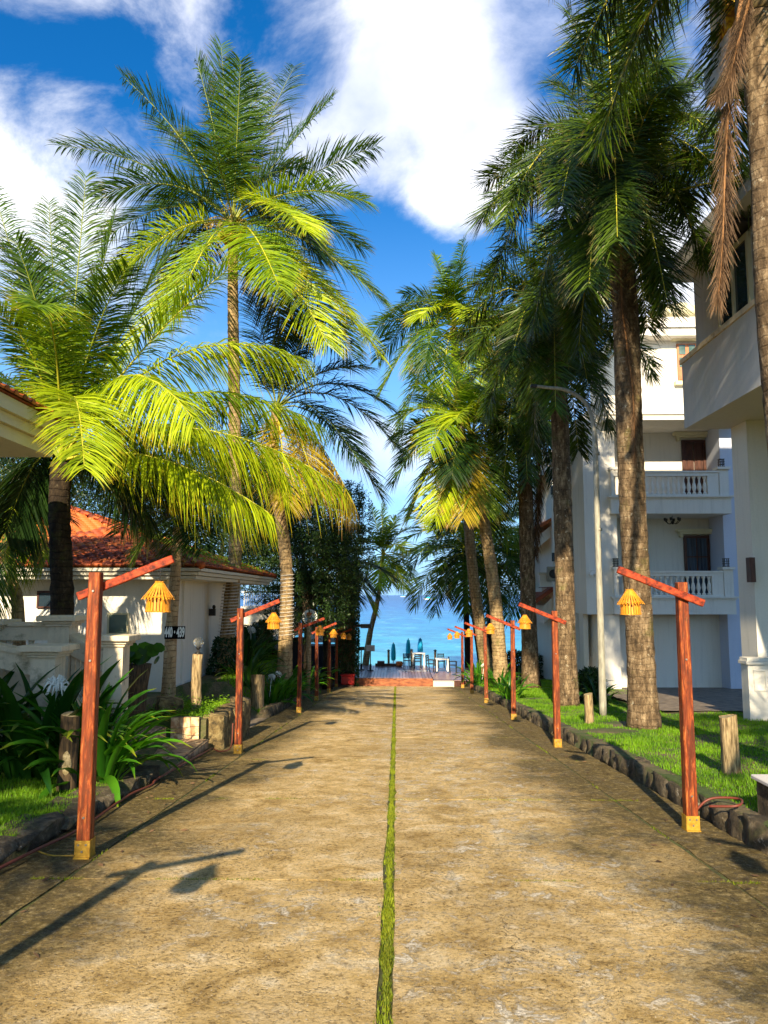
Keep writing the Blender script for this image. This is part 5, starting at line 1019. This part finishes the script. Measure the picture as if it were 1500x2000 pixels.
def bdoor(px0, px1, py0, py1, hx0_, hx1_, hy0_, hy1_, kind):
    Yd = 25.99; a = W(px0, py0, Yd); b = W(px1, py1, Yd); f = MB(); fw = .09
    f.box((a[0], Yd-.06, b[2]), (a[0]+fw, Yd, a[2])); f.box((b[0]-fw, Yd-.06, b[2]), (b[0], Yd, a[2])); f.box((a[0]+fw, Yd-.06, a[2]-fw), (b[0]-fw, Yd, a[2])); fo = f.part('balcony_door', 'dark_wood', B)
    if kind == 'wood':
        for i in range(2):
            w = (b[0]-a[0]-2*fw)/2; x0 = a[0]+fw+i*w
            p = MB(); p.box((x0+.01, Yd-.035, b[2]), (x0+w-.01, Yd-.012, a[2]-fw)); p.part('door_leaf', 'dark_wood', fo)
            for q in range(3): p = MB(); z0 = b[2]+.12+q*.62; p.box((x0+.09, Yd-.05, z0), (x0+w-.09, Yd-.036, z0+.50)); p.part('door_panel', 'dark_wood' if q else 'dark_wood', fo, bevel=.012)
    else:
        p = MB(); n = 24; V = []
        for k in range(n): xx = a[0]+fw+(b[0]-a[0]-2*fw)*k/(n-1); V += [(xx, Yd-.02-.008*math.sin(k*1.7), b[2]), (xx, Yd-.02-.008*math.sin(k*1.7), a[2]-fw)]
        p.add(V, [(2*k, 2*k+2, 2*k+3, 2*k+1) for k in range(n-1)]); p.part('curtain', 'curtain_blue', fo)
        p = MB(); xm = (a[0]+b[0])/2; p.box((xm-.02, Yd-.05, b[2]), (xm+.02, Yd-.034, a[2]-fw)); p.box((a[0]+fw, Yd-.055, b[2]+1.3), (b[0]-fw, Yd-.035, b[2]+1.34)); p.part('mullion', 'dark_wood', fo)
    h = MB(); c0 = W(hx0_, hy0_, Yd); c1 = W(hx1_, hy1_, Yd); hh = c0[2]-c1[2]; h.box((c0[0], Yd-.26, c0[2]-hh*.35), (c1[0], Yd, c0[2])); h.box((c0[0]+.08, Yd-.2, c0[2]-hh*.62), (c1[0]-.08, Yd, c0[2]-hh*.355)); h.part('door_hood', 'trim_cream', B)
    for sx in (c0[0]+.12, c1[0]-.22): h = MB(); h.box((sx, Yd-.16, c0[2]-hh*1.0), (sx+.1, Yd, c0[2]-hh*.625)); h.part('hood_corbel', 'trim_cream', B)
bdoor(1330, 1381, 860, 968, 1313, 1399, 846, 862, 'wood'); bdoor(1334, 1389, 1046, 1165, 1318, 1405, 1034, 1050, 'glass')
pb('wall', 1416, 843, 1442, 1357, 24.85, 1.14, 'shaded_white_plaster', z0=gzB, z1=Z_(815, 24.85, 1430)); pb('wall', 1442, 843, 1500, 1357, 25.3, .69, 'shaded_white_plaster', z0=gzB, z1=Z_(815, 25.3, 1450))
# eaves of the lower roof
xa_, xb_ = X_(1188, 24), X_(1470, 24); z0, z1 = Z_(820, 24, 1250), Z_(800, 24, 1250)
m_ = MB(); m_.box((xa_, 24.0, z0), (xb_, 27.2, z0+(z1-z0)*.5)); m_.box((xa_-.05, 23.94, z0+(z1-z0)*.5+.003), (xb_, 27.2, z1)); m_.box((xa_+.05, 24.15, z1+.003), (xb_, 27.2, Z_(770, 24, 1250))); m_.part('eave_cornice', 'white_plaster', B)
pb('upper_wall', 1243, 655, 1520, 775, 27.6, 5, z1=Z_(655, 27.6, 1300)); pb('upper_wall', 1205, 680, 1243, 775, 28.4, 4, z1=Z_(690, 28.4, 1220))
m_ = MB(); z0, z1 = Z_(655, 27, 1300), Z_(640, 27, 1300); xa_, xb_ = X_(1246, 27), X_(1520, 27); m_.box((xa_, 27.0, z0), (xb_, 33, z1)); m_.box((xa_-.1, 26.9, z1+.003), (xb_, 33, Z_(628, 27, 1300))); m_.box((xa_-.02, 27.05, Z_(628, 27, 1300)+.003), (xb_, 33, Z_(618, 27, 1300))); m_.part('upper_cornice', 'white_plaster', B)
m_ = MB(); dc = np.array([X_(1345, 30), 30, Z_(622, 30, 1345)]); m_.lathe([(.95, -.1), (.93, .1), (.8, .3), (.5, .48), (.05, .55)], dc, 20); m_.part('roof_dome', 'trim_cream', B, True)
a, b = W(1321, 672, 27.58), W(1362, 745, 27.58); f = MB(); f.box((a[0], 27.52, b[2]), (b[0], 27.598, a[2])); sh = f.part('shutter_window', 'shutter_wood', B)
for i in range(2):
    for j in range(3):
        g = MB(); w = (b[0]-a[0])/2; h = (a[2]-b[2])/3; g.box((a[0]+i*w+.06, 27.50, b[2]+j*h+.06), (a[0]+(i+1)*w-.06, 27.519, b[2]+(j+1)*h-.06)); g.part('pane', 'window_glass_green' if j else 'shutter_wood', sh)
m_ = MB(); m_.box((a[0]-.15, 27.4, b[2]-.16), (b[0]+.15, 27.598, b[2]-.02)); m_.part('window_sill', 'trim_cream', B)
m_ = MB(); m_.box((a[0]-.2, 27.35, a[2]+.1), (b[0]+.2, 27.598, a[2]+.2)); m_.part('window_hood', 'trim_cream', B)
# chandelier under the balcony
c = W(1313, 1012, 25.0); m_ = MB(); m_.tube([(c[0], 25, zBal2b), (c[0], 25, c[2]-.12)], .012, 6); m_.lathe([(.02, -.2), (.06, -.15), (.02, -.1)], c, 8)
for k in range(6): a_ = k*pi/3; m_.tube(catmull([c+[0, 0, -.12], c+[math.cos(a_)*.12, math.sin(a_)*.12, -.19], c+[math.cos(a_)*.24, math.sin(a_)*.24, -.09]], 6), .011, 5); m_.lathe([(.03, 0), (.045, .05), (.04, .1)], c+[math.cos(a_)*.24, math.sin(a_)*.24, -.09], 8)
m_.part('chandelier', 'black_metal', B)
# security camera
c = W(1155, 1119, 24.2); m_ = MB(); m_.box((c[0]-.02, c[1]-.02, c[2]-.02), (c[0]+.17, c[1]+.06, c[2]+.06)); m_.box((c[0]+.12, c[1], c[2]-.06), (c[0]+.2, 24.5, c[2]+.09)); m_.lathe([(.04, -.1), (.065, -.05), (.06, 0)], c+[0, .01, -.02], 10)
me = m_.mesh('security_camera', 'white_plastic', c); tag(link('security_camera', me, None, tuple(c)), 'small white security camera on the white building behind the street light', 'camera')
# side wing beyond with red awning roofs
Wg = thing('side_wing', 'far white wing with red tiled awnings behind the foxtail palms', 'building', (6.8, 33, GZ(7, 33)))
def wb(name, px0, py0, px1, py1, Y, d, mat='white_plaster', **k): return pb(name, px0, py0, px1, py1, Y, d, mat, Wg, **k)
wb('wall', 1080, 880, 1150, 1330, 30.5, 8, z0=GZ(7, 30)-.1); wb('wall', 1058, 1148, 1081, 1170, 31.5, 4)
def awn(px0, py0, px1, py1, Y, mat='roof_tile', th=14, name='awning_roof', d=3.0):
    a, b = W(px0, py0, Y), W(px1, py1, Y); b[2] = W(px1, py1, Y)[2]; m_ = MB(); t2 = th/1500*Y
    m_.prism([a, b, b-[0, 0, t2], a-[0, 0, t2]], (0, d, 0)); return m_.part(name, mat, Wg)
awn(1043, 1172, 1098, 1133, 30.6, th=9); awn(1046, 1030, 1098, 998, 30.6, th=7); awn(1034, 945, 1098, 880, 30.6, 'grey_plaster', 10, 'roof_fascia'); awn(1050, 1048, 1098, 1008, 30.8, 'white_plaster', 22, 'awning_soffit'); awn(1062, 1183, 1098, 1148, 30.8, 'white_plaster', 34, 'awning_soffit')
for (x0, y0, x1, y1) in ((1077, 950, 1080, 966), (1079, 1080, 1083, 1096)):
    c = W((x0+x1)/2, (y0+y1)/2, 30.45); m_ = MB(); m_.box((c[0]-.06, 30.40, c[2]-.17), (c[0]+.06, 30.49, c[2]+.17)); m_.part('slit_window', 'window_glass', Wg)
wb('balcony_parapet', 1055, 1122, 1078, 1146, 29.8, .2); wb('balcony_parapet', 1052, 1118, 1080, 1122, 29.75, .3, 'cream_plaster')
ac = W(1080, 1121, 29.6); AC = thing('air_conditioner', 'weathered outdoor air conditioner unit on the far white wing', 'air conditioner', tuple(ac)); m_ = MB(); m_.box((ac[0]-.22, 29.5, ac[2]-.28), (ac[0]+.22, 29.74, ac[2]+.28)); m_.part('case', 'galvanised', AC, bevel=.02); m_ = MB(); m_.lathe([(.17, 0), (.17, .01), (.12, .015)], (0, 0, 0), 16); o = m_.part('fan_grille', 'black_metal', None); o.parent = AC; o.rotation_euler = (pi/2, 0, 0); o.location = (0, -.105, 0)

# near right building: overhanging grey-white upper floors
N = thing('overhanging_building', 'pale grey building at the right edge with an overhanging upper floor', 'building', (8, 15, GZ(8, 15)))
Yn = 16.0; xw = X_(1337, Yn, 838); zb_ = Z_(838, Yn, 1337); zl = Z_(712, Yn, 1337); xw2 = X_(1353, Yn, 600); zt = Z_(545, Yn, 1352)
m_ = MB(); m_.box((xw, 3.0, zb_), (16, Yn, zl)); m_.part('overhang', 'grey_plaster', N)
m_ = MB(); m_.box((xw-.04, 2.96, zl+.002), (16, Yn+.04, zl+.10)); m_.part('parapet_coping', 'stair_plaster', N)
m_ = MB(); m_.box((xw2, 3.0, zl+.104), (16, Yn-.1, zt)); m_.part('upper_wall', 'grey_plaster', N)
m_ = MB(); m_.box((xw2-.42, 2.6, zt+.002), (16, Yn+.2, zt+.22)); m_.box((xw2-.36, 2.7, zt+.223), (16, Yn+.14, zt+.5)); m_.part('roof_slab', 'grey_plaster', N)
m_ = MB(); m_.box((xw2+.5, 3.0, zt+.503), (16, 13.5, zt+3.2)); m_.box((xw2-.1, 2.6, zt+3.203), (16, 13.9, zt+3.5)); m_.part('top_floor', 'grey_plaster', N)
# its side window
ya, yb = 14.55, 13.35; za_, zb2 = Z_(490, 13.9, 1435), Z_(668, 14.4, 1412)
f = MB()
for (y0, y1, z0, z1) in ((yb-.08, ya+.08, zb2-.1, zb2), (yb-.08, ya+.08, za_, za_+.08), (yb-.08, yb, zb2+.002, za_-.002), (ya, ya+.08, zb2+.002, za_-.002), ((ya+yb)/2-.04, (ya+yb)/2+.04, zb2+.002, za_-.002)): f.box((xw2-.07, y0, z0), (xw2+.02, y1, z1))
fo = f.part('window', 'frame_pale', N)
for (y0, y1) in ((yb+.002, (ya+yb)/2-.042), ((ya+yb)/2+.042, ya-.002)): g = MB(); g.box((xw2-.03, y0, zb2+.003), (xw2-.015, y1, za_-.003)); g.part('pane', 'window_glass', fo)
m_ = MB(); m_.box((xw2-.35, yb-.3, za_+.15), (xw2, ya+.2, za_+.22)); m_.part('window_canopy', 'black_metal', N)
# column with pedestal
yc = 15.2; xc0 = X_(1466, yc, 1000); zg = GZ(xc0, yc)-.1; m_ = MB(); m_.box((xc0, yc, zg), (xc0+.9, yc+.7, zb_-.002)); m_.part('column', 'white_plaster', N)
xp = X_(1462, 14.9, 1330); zp = Z_(1285, 14.9, 1480); m_ = MB(); m_.box((xp, 14.9, zg), (xp+1.2, yc-.003, zp-.12)); m_.box((xp-.05, 14.84, zp-.118), (xp+1.25, yc-.003, zp-.06)); m_.box((xp-.02, 14.87, zp-.058), (xp+1.22, yc-.003, zp)); pe = m_.part('pedestal', 'white_plaster', N)
m_ = MB(); x0, x1, z0, z1 = xp+.10, xp+.34, Z_(1350, 14.9, 1475), Z_(1308, 14.9, 1475)
for (a0, a1, b0, b1) in ((x0, x1, z0, z0+.03), (x0, x1, z1-.03, z1), (x0, x0+.03, z0+.031, z1-.031), (x1-.03, x1, z0+.031, z1-.031)): m_.box((a0, 14.88, b0), (a1, 14.899, b1))
m_.part('raised_panel', 'white_plaster', pe)
c = W(1469, 1113, 15.1); m_ = MB(); m_.box((c[0]-.07, 15.02, c[2]-.24), (c[0]+.03, yc-.003, c[2]+.24)); m_.part('wall_sconce', 'dark_wood', N)
# golden panel above
g0, g1 = W(1408, -30, 9.5), W(1466, 66, 9.5); GP = thing('golden_panel', 'shiny golden panel high up at the right edge behind hanging fronds', 'panel', (g0[0], 9.5, g1[2]))
m_ = MB(); m_.box((g0[0], 9.4, g1[2]), (g1[0]+.1, 9.9, g0[2]+.5)); m_.part('gold_face', 'gold_panel', GP, bevel=.01)
m_ = MB(); m_.box((g0[0]+.02, 9.38, g1[2]-.45), (g1[0]+.5, 10.2, g1[2]-.012)); m_.part('grey_bracket', 'grey_plaster', GP)

# ------------------------------------------------------------------ street light
Y = 16.3; b = W(1178, 1398, Y); b[2] = GZ(b[0], Y); SLt = thing('street_light', 'tall grey curved-arm street light standing in the right lawn', 'street light', tuple(b))
m_ = MB(); P = catmull([b, W(1174, 1250, Y), W(1168, 1050, Y), W(1163, 880, Y), W(1157, 820, Y), W(1140, 783, Y), W(1105, 762, Y), W(1070, 757, Y), W(1045, 754, Y)], 60); m_.tube(P, np.interp(np.arange(60), [0, 25, 26, 60], [.078, .058, .048, .032]), 12); m_.part('pole', 'galvanised', SLt, True)
m_ = MB(); e = P[-1]; m_.box((e[0]-.10, e[1]-.05, e[2]-.035), (e[0]+.04, e[1]+.05, e[2]+.03)); m_.part('lamp_head', 'black_metal', SLt, bevel=.012)
for q in (W(1170, 1034, Y), W(1165, 886, Y)): m_ = MB(); m_.lathe([(.07, -.03), (.07, .03)], q, 12); m_.part('collar', 'galvanised', SLt, True)
# dark box in the right corner of the lawn
c = W(1552, 1625, 6.6); c[2] = GZ(c[0], 6.6); o = thing('utility_box', 'dark mossy utility box at the right edge of the lawn', 'box', tuple(c)); m_ = MB(); m_.box((c[0]-.16, 6.35, c[2]-.05), (c[0]+.5, 6.9, c[2]+.26)); m_.part('case', 'kerb_mossy', o, bevel=.01); m_ = MB(); m_.box((c[0]-.19, 6.32, c[2]+.262), (c[0]+.53, 6.93, c[2]+.30)); m_.part('lid', 'grey_plaster', o, bevel=.008)

# ------------------------------------------------------------------ deck and beach furniture
dz = -1.80
D = thing('wooden_deck', 'red-brown plank deck at the end of the road above the beach', 'deck', (0, 32.4, dz))
m_ = MB(); m_.box((-2.25, 32.42, dz-.36), (1.5, 38.0, dz-.032)); m_.part('joists', 'dark_wood', D)
w = .135; x = -2.3; 
PL1 = MB(); PL1.box((0, 0, -.03), (w-.016, 2.85, 0)); P1 = PL1.mesh('plank', 'deck_timber'); PL2 = MB(); PL2.box((0, 0, -.03), (w-.016, 2.62, 0)); P2 = PL2.mesh('plank', 'deck_timber')
k = 0
while x < 1.48:
    link('plank', P1, D, (x, -.06, .0+(.002 if k % 2 else 0))); link('plank', P2, D, (x, 2.95, (.002 if k % 2 else 0))); x += w; k += 1
m_ = MB(); m_.box((-2.3, 35.2, dz-.01), (1.5, 35.30, dz+.008)); m_.part('cross_strip', 'white_plastic', D)
for x0, x1 in ((-2.2, -1.9), (-1.89, .1), (.11, 1.5)): m_ = MB(); m_.box((x0, 32.33, dz-.36), (x1, 32.40, dz-.035)); m_.part('fascia_board', 'deck_fascia', D)
E = thing('lower_deck', 'narrow lower deck strip with cross planks right of the main deck', 'deck', (1.55, 32.4, dz-.1))
PL3 = MB(); PL3.box((0, 0, -.03), (2.1, .125, 0)); P3 = PL3.mesh('plank', 'deck_timber')
for k in range(38): link('plank', P3, E, (0, k*.145, 0))
m_ = MB(); m_.box((1.6, 32.45, dz-.4), (3.6, 37.9, dz-.135)); m_.part('joists', 'dark_wood', E)
m_ = MB(); m_.box((1.5, 31.95, float(road_z(32))-.02), (2.35, 32.31, dz-.10)); o = m_.part('step_block', 'cream_plaster', None); o.data.transform(mathutils.Matrix.Translation((-1.9, -32, 2.1))); o.location = (1.9, 32, -2.1); tag(o, 'pale concrete step block against the deck front', 'step')
def chair(label, x, y, rz, z, s=.82):
    t_ = thing('deck_chair', label, 'chair', (0,0,0), 'black chairs on the deck')
    q = MB(); q.box((-.21, -.2, .42), (.21, .21, .46)); q.part('seat', 'chair_black', t_)
    for sx in (-1, 1):
        q = MB(); q.box((sx*.2-.022, -.2, 0), (sx*.2+.022, -.155, .64)); q.part('leg', 'chair_black', t_)
        q = MB(); q.bar((sx*.2, .2, 0), (sx*.2, .27, .92), .044, .044, (0, 1, 0)); q.part('leg', 'chair_black', t_)
        q = MB(); q.box((sx*.2-.03, -.22, .64), (sx*.2+.03, .25, .67)); q.part('armrest', 'chair_black', t_)
    for zz in (.60, .72, .84): q = MB(); yy = .2+.07*zz/.92; q.box((-.18, yy-.012, zz), (.18, yy+.016, zz+.07)); q.part('back_slat', 'chair_black', t_)
    t_.location = (x, y, z); t_.rotation_euler = (0, 0, rz); t_.scale = (s, s, s); return t_
chair('leftmost black chair on the deck, left of the small white table', X_(795, 37), 37.0, 2.9, dz, .72); chair('black chair in front of the small white table, back to the road', X_(815, 36.4), 36.4, 3.25, dz, .76)
chair('black chair nearest the viewer, left of the larger white table', X_(842, 34.9), 34.9, 1.2, dz, .80); chair('black chair behind the larger white table', X_(861, 36.6), 36.6, .1, dz, .72)
chair('black chair partly seen right of the larger white table', X_(884, 35.6), 35.6, 1.6, dz-.1, .76)
def table(label, x, y, z, w, d, h, n='deck_table'):
    t_ = thing(n, label, 'table', (x, y, z)); q = MB(); q.box((x-w/2, y-d/2, z+h-.05), (x+w/2, y+d/2, z+h)); q.part('tabletop', 'white_plastic', t_)
    for sx in (-1, 1):
        for sy in (-1, 1): q = MB(); q.box((x+sx*(w/2-.05)-.03, y+sy*(d/2-.05)-.03, z), (x+sx*(w/2-.05)+.03, y+sy*(d/2-.05)+.03, z+h-.052)); q.part('leg', 'white_plastic', t_)
table('taller white table behind the two left chairs', X_(817, 37.3), 37.3, dz, .62, .6, .66); table('larger white table nearer the right end of the deck', X_(862, 35.3), 35.3, dz, .60, .6, .56)
def umbrella(label, px, py0, py1, Y, mat, wpx):
    c = W(px, py1, Y); top = Z_(py0, Y, px); zb = GZ(c[0], Y); t_ = thing('closed_parasol', label, 'parasol', (c[0], Y, zb), 'closed blue parasols by the beach'); h = top-c[2]; r = wpx/1500*Y/2
    q = MB(); q.tube([(c[0], Y, zb), (c[0], Y, top+.04)], .022, 6); q.part('pole', 'white_plastic', t_)
    q = MB(); n = 14; an = np.arange(n)*2*pi/n; prof = [(.12, 1), (.55, .93), (.85, .7), (1.0, .35), (.95, .1), (.7, 0)]; V = []
    for (rr_, z) in prof: V += [(c[0]+math.cos(a)*r*rr_*(1+.22*(k % 2)-.1), Y+math.sin(a)*r*rr_*(1+.22*(k % 2)-.1), c[2]+h*z) for k, a in enumerate(an)]
    q.add(V, [(i*n+j, i*n+(j+1) % n, (i+1)*n+(j+1) % n, (i+1)*n+j) for i in range(5) for j in range(n)]+[tuple(5*n+j for j in range(n))]); q.part('canopy', mat, t_, True)
umbrella('left turquoise closed parasol, lowest of the three', 768.5, 1256, 1290, 41, 'umbrella_turquoise', 9); umbrella('middle turquoise closed parasol', 797.5, 1248, 1284, 42, 'umbrella_turquoise', 9); umbrella('right deep blue closed parasol above the white table', 821, 1246, 1280, 43, 'umbrella_cyan', 10)
for px, py, lab in ((759, 1271, 'wooden bollard light left on the deck edge, left of the parasols'), (804, 1270, 'wooden bollard light in the middle of the deck edge'), (850, 1271, 'wooden bollard light behind the larger white table')):
    c = W(px, py, 37.7); t_ = thing('bollard_light', lab, 'bollard', (c[0], 37.7, dz), 'bollard lights along the deck edge'); q = MB(); q.tube([(c[0], 37.7, dz), (c[0], 37.7, c[2]-.06)], .055, 8); q.part('post', 'log_pale', t_); q = MB(); q.lathe([(.06, -.06), (.05, 0), (.10, .01), (.02, .06)], c, 10); q.part('cap', 'black_metal', t_)
c = W(780, 1295, 37.4); m_ = MB(); m_.lathe([(.10, 0), (.16, .05), (.18, .16), (.14, .24)], (0, 0, 0), 12); o = m_.part('clay_pot', 'orange_clay', None, True); o.location = (c[0], 37.4, dz); tag(o, 'orange clay pot at the far deck edge below the parasols', 'pot')
m_ = MB(); a, b = X_(733, 37.6), X_(775, 37.6); m_.box((a, 37.5, dz), (b, 37.75, dz+.12)); m_.box((a+.1, 37.45, dz+.122), (a+.45, 37.8, dz+.24)); me = m_.mesh('driftwood_bench', 'dark_wood', (a, 37.6, dz)); tag(link('driftwood_bench', me, None, (a, 37.6, dz)), 'low dark wooden bench at the far deck edge', 'bench')
for (px0, px1, py0, py1, Y, mt, lab) in ((699, 712, 1263, 1270, 35.5, 'black_metal', 'small dark sign board on a post left of the leaning palm'), (715, 732, 1260, 1272, 35.2, 'grey_plaster', 'pale grey sign board on a metal stand on the deck')):
    a, b = W(px0, py0, Y), W(px1, py1, Y); xc = (a[0]+b[0])/2; t_ = thing('sign_board', lab, 'sign', (xc, Y, dz)); q = MB(); q.box((a[0], Y-.02, b[2]), (b[0], Y+.02, a[2])); q.part('board', mt, t_, bevel=.006); q = MB(); q.tube([(xc, Y+.03, dz), (xc, Y+.03, b[2]+.05)], .025, 6); q.part('stand', 'galvanised', t_); q = MB(); q.lathe([(.15, 0), (.15, .04), (.05, .06), (.05, .3)], (xc, Y+.03, dz), 10); q.part('foot', 'black_metal', t_)
# red cooler
c = W(682, 1318, 32.6); zc_ = dz-.22; t_ = thing('cooler_box', 'red plastic cooler box beside the ivy pillar at the left of the deck', 'cooler', (c[0], 31.9, zc_)); q = MB(); q.box((c[0]-.28, 31.7, zc_), (c[0]+.26, 32.15, zc_+.36)); q.part('tub', 'red_plastic', t_, bevel=.03); q = MB(); q.box((c[0]-.30, 31.68, zc_+.362), (c[0]+.28, 32.17, zc_+.42)); q.part('lid', 'red_plastic', t_, bevel=.015)
m_ = MB(); m_.box((-2.9, 31.6, zc_-.1), (-1.75, 32.28, zc_-.002)); m_.box((-2.85, 31.65, -2.3), (-1.8, 32.2, zc_-.102)); me = m_.mesh('low_platform', 'dark_wood', (-2.3, 32, zc_-.2)); tag(link('low_platform', me, None, (-2.3, 32, zc_-.2)), 'dark low platform under the red cooler box', 'platform')
# boats
for px, py, Y, s, lab in ((835, 1167, 900, 1.0, 'white-cyan excursion boat on the horizon, right one'), (787, 1163.5, 2200, 1.6, 'tiny white boat on the horizon, left one')):
    c = W(px, py, Y); t_ = thing('boat', lab, 'boat', (c[0], Y, seaz)); q = MB(); L = 5*s; q.add([(c[0]-L, Y-1.2, seaz+1.6), (c[0]+L, Y-1.2, seaz+1.2), (c[0]+L, Y+1.2, seaz+1.2), (c[0]-L, Y+1.2, seaz+1.6), (c[0]-L*.7, Y-.8, seaz-.3), (c[0]+L*.9, Y-.8, seaz-.3), (c[0]+L*.9, Y+.8, seaz-.3), (c[0]-L*.7, Y+.8, seaz-.3)], [(0,1,2,3),(4,7,6,5),(0,4,5,1),(1,5,6,2),(2,6,7,3),(3,7,4,0)]); q.part('hull', 'white_plastic', t_)
    q = MB(); q.box((c[0]-L*.5, Y-.9, seaz+1.4), (c[0]+L*.6, Y+.9, seaz+3.0)); q.part('cabin', 'umbrella_turquoise', t_)

# ------------------------------------------------------------------ left middle buildings behind the trees
T1 = thing('beach_bar', 'shaded open bar building with pale upper wall and white balustrade, left middle', 'building', (-5.5, 29, GZ(-5.5, 29)))
def tb(name, px0, py0, px1, py1, Y, d, mat, par=T1, **k): return pb(name, px0, py0, px1, py1, Y, d, mat, par, **k)
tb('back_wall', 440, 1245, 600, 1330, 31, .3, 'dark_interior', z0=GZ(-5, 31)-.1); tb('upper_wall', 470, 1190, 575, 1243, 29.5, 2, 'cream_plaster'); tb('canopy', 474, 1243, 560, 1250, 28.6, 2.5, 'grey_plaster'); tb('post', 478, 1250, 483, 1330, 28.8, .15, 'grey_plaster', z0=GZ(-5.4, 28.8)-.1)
for k in range(18): px = 476+k*3.9; tb('baluster', px, 1158, px+1.6, 1184, 29.2, .06, 'white_plastic')
tb('top_rail', 472, 1154, 548, 1158, 29.18, .1, 'white_plastic'); tb('floor_slab', 470, 1184.3, 575, 1189.8, 29.1, 2.2, 'grey_plaster')
hz = thing('garden_hut', 'small hut with a grey pitched roof in the shade, left middle', 'hut', (X_(522, 25.5), 25.5, GZ(-4.3, 25.5)))
a, b, c = W(485, 1278, 25), W(528, 1258, 25), W(556, 1272, 25)
m_ = MB(); th = np.array([0, 0, .07]); m_.prism([a, b, b-th, a-th], (0, 1.4, 0)); m_.prism([b, c, c-th, b-th], (0, 1.4, 0)); m_.part('roof', 'thatch_grey', hz); m_ = MB(); zg_ = GZ(a[0], 25)-.05
m_.box((a[0]+.12, 25.15, zg_), (a[0]+.2, 25.25, a[2]-.05)); m_.box((c[0]-.2, 25.15, zg_), (c[0]-.12, 25.25, c[2]-.05)); m_.box((a[0]+.15, 26.2, zg_), (c[0]-.15, 26.3, c[2]-.06)); m_.part('frame', 'dark_wood', hz)
T2 = thing('glass_building', 'glass-fronted white building seen between dark trees beside the sea', 'building', (X_(635, 34), 34, GZ(-3.2, 34)))
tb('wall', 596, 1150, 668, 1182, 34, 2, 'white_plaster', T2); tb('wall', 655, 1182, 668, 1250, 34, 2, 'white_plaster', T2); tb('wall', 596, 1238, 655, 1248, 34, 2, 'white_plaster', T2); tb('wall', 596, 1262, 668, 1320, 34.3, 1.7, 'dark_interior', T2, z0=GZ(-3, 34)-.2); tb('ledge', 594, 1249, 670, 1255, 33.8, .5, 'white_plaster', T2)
for (x0, x1) in ((597, 618), (621, 653)):
    a, b = W(x0, 1184, 33.97), W(x1, 1236, 33.97); window(T2, a[0], b[0], b[2], a[2], 33.98, 'window_glass_pale', 'black_metal', .05, 1)
c = W(605, 1205, 25.6); t_ = thing('round_sign', 'round white sign with red and blue marks on a pale post', 'sign', (c[0], 25.6, GZ(c[0], 25.6))); q = MB(); an = np.arange(24)*2*pi/24; q.prism([(c[0]+math.cos(a)*.25, 25.6, c[2]+math.sin(a)*.25) for a in an], (0, .04, 0)); q.part('disc', 'white_plastic', t_)
q = MB(); q.prism([(c[0]+math.cos(a)*.09-.02, 25.585, c[2]+.1+math.sin(a)*.06) for a in an], (0, .014, 0)); q.part('red_mark', 'orange_clay', t_); q = MB(); q.prism([(c[0]-.18, 25.585, c[2]-.05), (c[0]+.14, 25.585, c[2]), (c[0]+.14, 25.585, c[2]-.06), (c[0]-.18, 25.585, c[2]-.11)], (0, .014, 0)); q.part('blue_mark', 'window_glass_pale', t_)
q = MB(); q.tube([(c[0]-.05, 25.66, GZ(c[0], 25.6)), (c[0]-.03, 25.66, c[2]+.1)], .085, 8); q.part('post', 'trunk_pale', t_, True)

# unseen palms added around the viewpoint to shade the lawns and the road's edges
for (x, y, h, lab, sd) in ((-5.7, -3.2, 4.7, 'short unseen coconut palm added behind the viewpoint on the left for shade', 12), (5.4, -1.5, 5.6, 'unseen coconut palm added behind the viewpoint on the right for shade', 11), (7.0, 1.8, 5.2, 'unseen coconut palm added right of the viewpoint for shade', 13)):
    palm(lab, [(x, y, GZ(x, y)), (x+.1, y, h*.5), (x-.1, y+.1, h)], .19, .13, 'trunk_coconut', [], autos=crown(15, 3.0, ('green', 'lime', 'green'), sd), nl=40, Lmax=.85, wid=.06, step=.3, sides=8)
